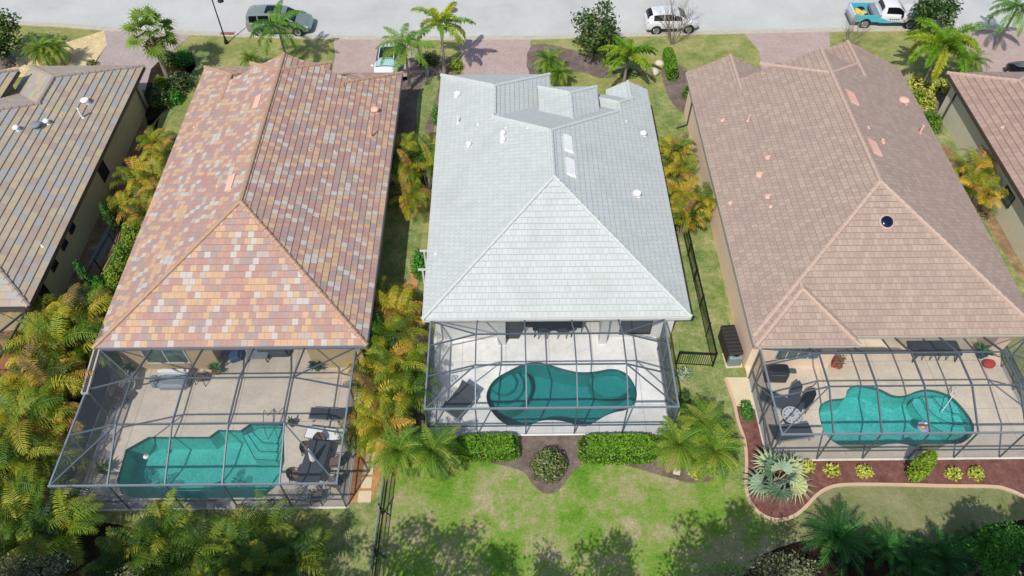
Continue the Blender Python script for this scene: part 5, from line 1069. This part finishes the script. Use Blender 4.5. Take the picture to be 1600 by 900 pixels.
for i, (px, py, w_) in enumerate([(598, 455, 'topmost of the column'), (618, 478, 'second'), (604, 510, 'third, beside the roof corner'), (590, 552, 'fourth, over the corner of the enclosure'), (620, 560, 'fifth, right side'), (588, 605, 'sixth, against the right screen wall'), (622, 600, 'seventh, right side'), (586, 645, 'eighth, against the screen wall by the loungers'), (605, 650, 'lowest, above the date palms')]):
    put((A + B_)[(i * 3) % 7], 'green-gold areca palm right of the left enclosure, ' + w_, px, py, 2.5, .95, group='column of areca palms between the left and middle enclosures')
for i, (px, py, w_) in enumerate([(1052, 222, 'topmost'), (1065, 252, 'second'), (1072, 285, 'third'), (1085, 312, 'fourth, orange tinged'), (1072, 330, 'lowest, above the black fence'), (1105, 300, 'rightmost, leaning on the peach wall')]):
    put(A[(i + 1) % 4], 'orange-tipped areca palm between the white and rosy roofs, ' + w_, px, py, 2.2, .8, group='areca palms between the white and rosy roofs')
for i, (px, py, w_) in enumerate([(1530, 248, 'the upper one'), (1538, 290, 'the lower one'), (1512, 268, 'the left one')]): put(A[(i + 2) % 4], 'yellow areca palm in the gap before the mauve-roofed house, ' + w_, px, py, 2.2, .9, group='areca palms by the mauve-roofed house')
# date palms
D = [make_palm(21 + k, 'date', 1.5, .10, 46, 1.45, 0, .34, .035, (-.5, 1.35), 1.5, lo=.15, hi=.9, n=24, nm='date_palm') for k in range(2)]
put(D[0], 'pygmy date palm beside the left end of the box hedge, left one of the pair', 622, 702, 2.0, 1.15, group='pygmy date palms beside the middle enclosure'); put(D[1], 'pygmy date palm overlapping the left end of the box hedge, right one of the pair', 676, 702, 2.0, 1.2, group='pygmy date palms beside the middle enclosure')
put(D[1], 'bright pygmy date palm by the right corner of the middle enclosure, upper one', 1105, 660, 2.0, 1.1, group='pygmy date palms beside the middle enclosure'); put(D[0], 'pygmy date palm overlapping the right end of the box hedge', 1062, 690, 2.0, 1.1, group='pygmy date palms beside the middle enclosure')
put(D[0], 'pygmy date palm below the bright one, nearest the curved red bed', 1118, 702, 2.0, 1.15, group='pygmy date palms beside the middle enclosure')
put(D[1], 'spiky pygmy date palm between the driveways, behind the white roof', 857, 92, 1.7, 1.0); put(D[0], 'smaller pygmy date palm just below the spiky one behind the white roof', 875, 112, 1.4, .8)
put(D[0], 'pair-headed feathery palm by the beige rock bed, left of the driveway', 62, 75, 1.7, 1.0); put(D[1], 'feathery palm by the beige rock bed, nearer the driveway', 84, 72, 1.7, .95)
put(D[1], 'low bright feathery palm behind the rosy roof and the foxtail palm', 1518, 98, 1.3, .95); put(D[0], 'low bright green palm on the lawn behind the multicoloured roof', 392, 93, 1.0, .7)
# taller palms by the street
F1 = make_palm(31, 'foxtail', 3.4, .10, 11, 2.25, 6, .42, .08, (.1, 1.35), 1.7, 'leafgreen', .1, .8, n=26, ldroop=.3, nm='foxtail_palm')
put(F1, 'yellow-green foxtail palm with plumed fronds, left of the white roof', 0, 0, 0, 1.12, .4, world=G(695, 118))
F2 = make_palm(33, 'foxtail', 1.9, .10, 13, 2.25, 6, .42, .08, (.0, 1.3), 1.6, 'leafgreen', 0, .6, n=26, ldroop=.3, nm='foxtail_palm')
put(F2, 'low foxtail palm behind the white roof, beside the magnolia', 0, 0, 0, 1.05, 1.0, world=G(975, 130))
F3 = make_palm(35, 'foxtail', 3.2, .11, 18, 3.0, 6, .55, .085, (-.1, 1.3), 1.5, 'leafgreen', -.1, .45, n=30, ldroop=.3, nm='foxtail_palm')
put(F3, 'big bright green foxtail palm behind the rosy roof', 0, 0, 0, 1.0, 2.2, world=G(1440, 137))
Q1 = make_palm(41, 'queen', 3.6, .10, 17, 2.4, 3, .48, .055, (-.2, 1.2), 1.4, None, .2, .9, n=28, ldroop=.8, nm='queen_palm'); Q2 = make_palm(43, 'queen', 3.7, .10, 17, 2.4, 3, .48, .055, (-.3, 1.2), 1.5, None, .2, .9, n=28, ldroop=.8, nm='queen_palm')
put(Q1, 'feathery queen palm standing in front of the silver-green minivan', 0, 0, 0, 1.0, .9, world=G(452, 108)); put(Q2, 'feathery queen palm beside the white two-door car', 0, 0, 0, 1.0, 2.1, world=G(641, 140)); put(Q2, 'leaning queen palm in the paved drive at the upper right corner', 0, 0, 0, .95, 3.9, world=G(1553, 78))
W1 = make_fan('fan_palm', 51, 'fan', 4.3, .15, 17, 1.35, 1.05, 22, (-.5, 1.3), dead=9, wd=.09, lo=.3, hi=1); put(W1, 'tall fan palm with a shaggy skirt beside the left driveway', 0, 0, 0, 1.0, .3, world=G(265, 128))
BZ = make_fan('silver_fan_palm', 53, 'silver', .9, .2, 9, .95, 1.1, 20, (.1, 1.45), wd=.075, lo=0, hi=1); put(BZ, 'silvery blue fan palm in the red mulch bed at the curved edging', 1220, 742, 1.5, 1.0, 1.0)
# broadleaf trees
MG = make_tree('magnolia_tree', 'tree', 61, 'dark_leaf', 5.4, 2.0, 4.8, 3600, .28, lobes=24, trunk_r=.09); put(MG, 'dark glossy magnolia tree by the kerb, behind the white roof', 0, 0, 0, .98, 1.0, world=G(927, 97))
put(MG, 'dark glossy tree hiding the front of the pickup truck', 0, 0, 0, .95, 3.0, world=G(1440, 62)); put(MG, 'dark leafy tree at the upper left corner beside the rock bed', 0, 0, 0, 1.05, 5.0, world=G(18, 100))
OK_ = make_tree('shade_tree', 'tree', 65, 'grey_leaf', 7.6, 2.3, 5.0, 5200, .17, lobes=26, trunk_r=.16); OK2 = make_tree('shade_tree', 'tree', 66, 'leafgreen', 6.2, 1.7, 4.4, 4200, .2, lobes=20, trunk_r=.13)
gT = 'trees along the bottom edge of the photo'
for lb, wx, wy, sc, src in (('grey-green twiggy tree filling the lower left corner', -19.2, 9.9, .80, OK_), ('grey-green twiggy tree, second from the lower left corner', -15.6, 9.0, .76, OK_), ('grey-green airy tree at the bottom edge, right of the back lawn', 8.6, 8.9, .84, OK_), ('airy olive tree at the bottom edge, below the silver fan palm', 11.0, 9.4, .84, OK_),
                            ('fresh green broadleaf tree at the lower right corner', 20.8, 11.4, .78, OK2), ('grey-green airy tree between the twiggy corner trees and the deep green palms', -12.2, 8.5, .74, OK_), ):
    put(src, lb, 0, 0, 0, sc, wx, gT, world=(wx, wy))
TD = make_tree('shade_tree', 'tree', 77, 'grey_leaf', 11.5, 2.3, 8.0, 6500, .26, lobes=26, trunk_r=.18); TT = [make_tree('shade_tree', 'tree', 67 + k, 'grey_leaf', 11.5, 1.9, 7.0, 2600, .22, lobes=20, trunk_r=.17) for k in range(2)]
for i, (px, py, sc, w_) in enumerate([(160, 775, 1.0, 'farthest left'), (250, 800, .95, 'second from the left'), (490, 800, 1.0, 'right of the deep green palms'), (545, 845, .9, 'left of the mesh fence'), (655, 800, .95, 'first right of the mesh fence'), (725, 812, .9, 'second right of the mesh fence'), (790, 850, .85, 'third right of the mesh fence'), (880, 838, .85, 'before the middle of the lawn'), (955, 805, .85, 'spire-shaded, lawn centre right'),
                            (1090, 775, .95, 'before the right side of the lawn'), (1155, 790, 1.05, 'before the curved edging'), (1330, 800, .9, 'before the tan lawn, left'), (1430, 800, .85, 'before the tan lawn, middle'), (1500, 770, 1.0, 'before the tan lawn, right'), (1570, 765, 1.0, 'before the tan lawn, far right')]):
    x, y = G(px, py); h_ = 11.3 * sc; put(TD if px < 500 or px > 1300 else TT[i % 2], 'tree below the frame shading the ground, ' + w_, 0, 0, 0, sc, i * 1.3, gT, world=(x - .29 * h_, min(y - .71 * h_, 6.9)))
CY = make_palm(71, 'cycad', .5, .14, 30, 1.3, 0, .3, .03, (0, 1.2), 1.0, lo=.1, hi=.9, n=22, nm='cycad')
for lb, px, py, sc in (('dark green cycad in the tree shade, largest, left of three', 1312, 838, 1.35), ('dark green cycad, the second, brighter at its tips', 1395, 850, .9), ('deep green feather palm low in the shade at the bottom right', 1480, 868, 1.2), ('low palm tucked at the bottom edge between two cycads', 1432, 880, 1.0), ('dark cycad beside the fresh green tree at the lower right', 1540, 858, 1.1)): put(CY, lb, px, py, 1.0, sc, group='cycads in the shade at the lower right')
# hedges and shrubs
def hedge(lb, pxs, h, leaf, seed, n, size, name='hedge'):
    (xa, ya), (xb, yb) = [G(a, b, h * .9) for a, b in pxs]; rx, ry = abs(xb - xa) / 2, abs(yb - ya) / 2; s_ = make_shrub(name, seed, leaf, rx, ry, h, n, size, 1, lump=.12); s_['category'] = 'hedge'
    s_.location = ((xa + xb) / 2, (ya + yb) / 2, 0); s_['label'] = lb
hedge('clipped bright green box hedge below the left half of the middle enclosure', ((711, 676), (812, 712)), .8, 'hedge', 81, 4200, .12); hedge('clipped bright green box hedge below the right half of the middle enclosure', ((903, 676), (1032, 716)), .8, 'hedge', 82, 5200, .12)
hedge('tall clipped olive-green hedge block by the boulders behind the white roof', ((1036, 72), (1062, 112)), 1.0, 'hedge', 83, 3000, .13)
def shrub(lb, px, py, rx, ry, h, leaf, seed, n, size, name='shrub', **k): s_ = make_shrub(name, seed, leaf, rx, ry, h, n, size, **k); s_['label'] = lb; s_.location = G(px, py, h * .5) + (0,); return s_
shrub('round variegated bush in the mulch bulge between the two box hedges', 858, 722, .95, .95, 1.15, 'hedge2', 84, 1500, .16)
t = None
for i, (px, py, w_) in enumerate([(1301, 733, 'first from the left'), (1352, 735, 'second from the left'), (1491, 738, 'third, left of the close pair'), (1527, 738, 'fourth, right of the close pair'), (1262, 728, 'half hidden behind the silver fan palm')]): shrub('yellow-leaved croton in the red mulch, ' + w_, px, py, .42, .36, .55, 'yellow_leaf', 90 + i, 260, .17, wd=.55)['group'] = 'yellow crotons in the red mulch bed'
cn = make_tree('cypress', 'tree', 95, 'conifer', 3.0, .3, 3.0, 10, .1)  # replaced below by a proper column
bpy.data.objects.remove(cn.children[0]); bpy.data.objects.remove(cn.children[0]); bpy.data.objects.remove(cn)
def column(lb, px, py, h, r_, leaf='conifer', seed=1, n=1500):
    t, r = mk('columnar_cypress', 'tree', seed); m = MB()
    def fn(r): z = r.random() ** .8; a = r.random() * 6.28; q = r_ * (math.sin(math.pi * min(1, .15 + z * .85)) ** .6) * r.uniform(.75, 1.08) * (1 + .12 * math.sin(z * 30)); return Vector((q * math.cos(a), q * math.sin(a), .08 + z * (h - .08))), Vector((math.cos(a), math.sin(a), .4)).normalized()
    leaves(m, r, n, fn, .13, (0, 1)); m.build('foliage', leaf, t); MB().tube([(0, 0, 0), (0, 0, h * .9)], [.06, .02], 6).build('trunk', 'bark', t); c = MB(); t['label'] = lb; t.location = G(px, py) + (0,)
column('narrow bright green conifer in the red mulch against the right screen wall', 1424, 746, 2.7, .42, 'lime', 96, 2600); column('slender dark cypress by the olive wall, upper one', 183, 362, 2.6, .28, 'conifer', 97, 1000); column('slender dark cypress by the olive wall, lower one', 146, 450, 2.6, .28, 'conifer', 98, 1000)
for i, (px, py, rx, ry, h, leaf, w_) in enumerate([(205, 360, .7, .8, 1.4, 'lime', 'topmost, below the golden palms'), (192, 395, .7, .9, 1.5, 'hedge', 'second from the top'), (180, 430, .7, .9, 1.5, 'lime', 'third from the top'), (162, 462, .8, .8, 1.5, 'hedge', 'lowest, above the palm mass'), (150, 440, .5, .5, 1.0, 'leafgreen', 'small one beside the lower cypress')]):
    shrub('fresh green shrub between the left houses, ' + w_, px, py, rx, ry, h, leaf, 100 + i, 1100, .15)['group'] = 'green shrubs between the left houses'
shrub('leafy green bush against the left wall of the white-roofed house', 655, 408, .55, .9, 1.6, 'leafgreen', 110, 900, .18); shrub('green bush at the upper left corner of the white roof', 682, 175, .35, .8, 1.2, 'leafgreen', 111, 500, .16)
shrub('dark bush at the gap beside the peach wall, upper right of the white roof', 1077, 142, .5, .6, 1.0, 'hedge', 112, 500, .15); shrub('rounded deep green bush beside the mauve-roofed house', 1457, 187, .75, 1.0, 1.2, 'hedge', 113, 1500, .14)
for i, (px, py, w_) in enumerate([(1432, 128, 'left of the palm trunk'), (1455, 135, 'right of the palm trunk'), (1472, 132, 'rightmost, at the roof corner'), (1452, 158, 'just above the deep green bush'), (1436, 150, 'lower left')]): shrub('pale yellow variegated shrub behind the rosy roof, ' + w_, px, py, .6, .6, .9, 'yellow_leaf' if i != 4 else 'lime', 120 + i, 420, .2)['group'] = 'variegated shrubs behind the rosy roof'
for i, (px, py, rx, h, leaf, w_) in enumerate([(262, 88, .7, 1.0, 'hedge2', 'left, with the white boulder'), (285, 88, .8, 1.1, 'leafgreen', 'right, rounded'), (250, 128, .6, 1.0, 'lime', 'olive, left of the palm foot'), (280, 125, 1.0, 1.5, 'dark_leaf', 'large and dark, right of the palm foot'), (250, 152, .9, 1.4, 'dark_leaf', 'dark, in front of the olive wall'), (272, 150, .6, 1.0, 'leafgreen', 'small, nearest the tile roof')]):
    shrub('bush beside the left driveway, ' + w_, px, py, rx, rx, h, leaf, 130 + i, 900, .17)['group'] = 'bushes beside the left driveway'
shrub('brown and green bush on the mulch behind the foxtail palm by the white roof', 985, 112, .8, .5, .7, 'hedge2', 140, 500, .16); shrub('low dark bush under the yellow foxtail palm', 668, 90, .9, .6, .9, 'dark_leaf', 141, 700, .18); shrub('second low dark bush nearer the paved driveway', 712, 100, .6, .8, .9, 'lime', 142, 500, .16)
shrub('grey-leaved shrub at the corner of the black fence', 1068, 583, .5, .4, .9, 'silver', 143, 400, .12, core=False); shrub('dark green shrub squeezed between the enclosure and the lawn', 1070, 622, .35, .6, .8, 'dark_leaf', 144, 400, .15, core=False)
shrub('scraggly shrub beside the left wall of the middle enclosure', 652, 600, .35, 1.3, 1.0, 'hedge2', 145, 500, .14, core=False); shrub('low green shrub in the small red bed beside the cream path', 1168, 640, .35, .7, .6, 'leafgreen', 146, 420, .14, core=False)
shrub('strappy pale plant at the foot of the right date palms', 1088, 738, .35, .3, .4, 'yellow_leaf', 147, 120, .2, core=False); shrub('low bush of pink flowers at the driveway corner by the grey-buff roof', 143, 97, .5, .3, .5, 'hedge2', 148, 250, .14); shrub('small weedy plant beside the wall of the mauve-roofed house', 1535, 335, .4, .5, .3, 'grey_leaf', 149, 200, .12, core=False)
X1 = make_bare(151, 3.3, .35); put(X1, 'leafless pale-twigged shrub in front of the white SUV', 0, 0, 0, 1.3, 0, world=G(1050, 69)); put(X1, 'leafless pale-twigged shrub below the pickup truck bed', 0, 0, 0, .9, 2, world=G(1325, 74))
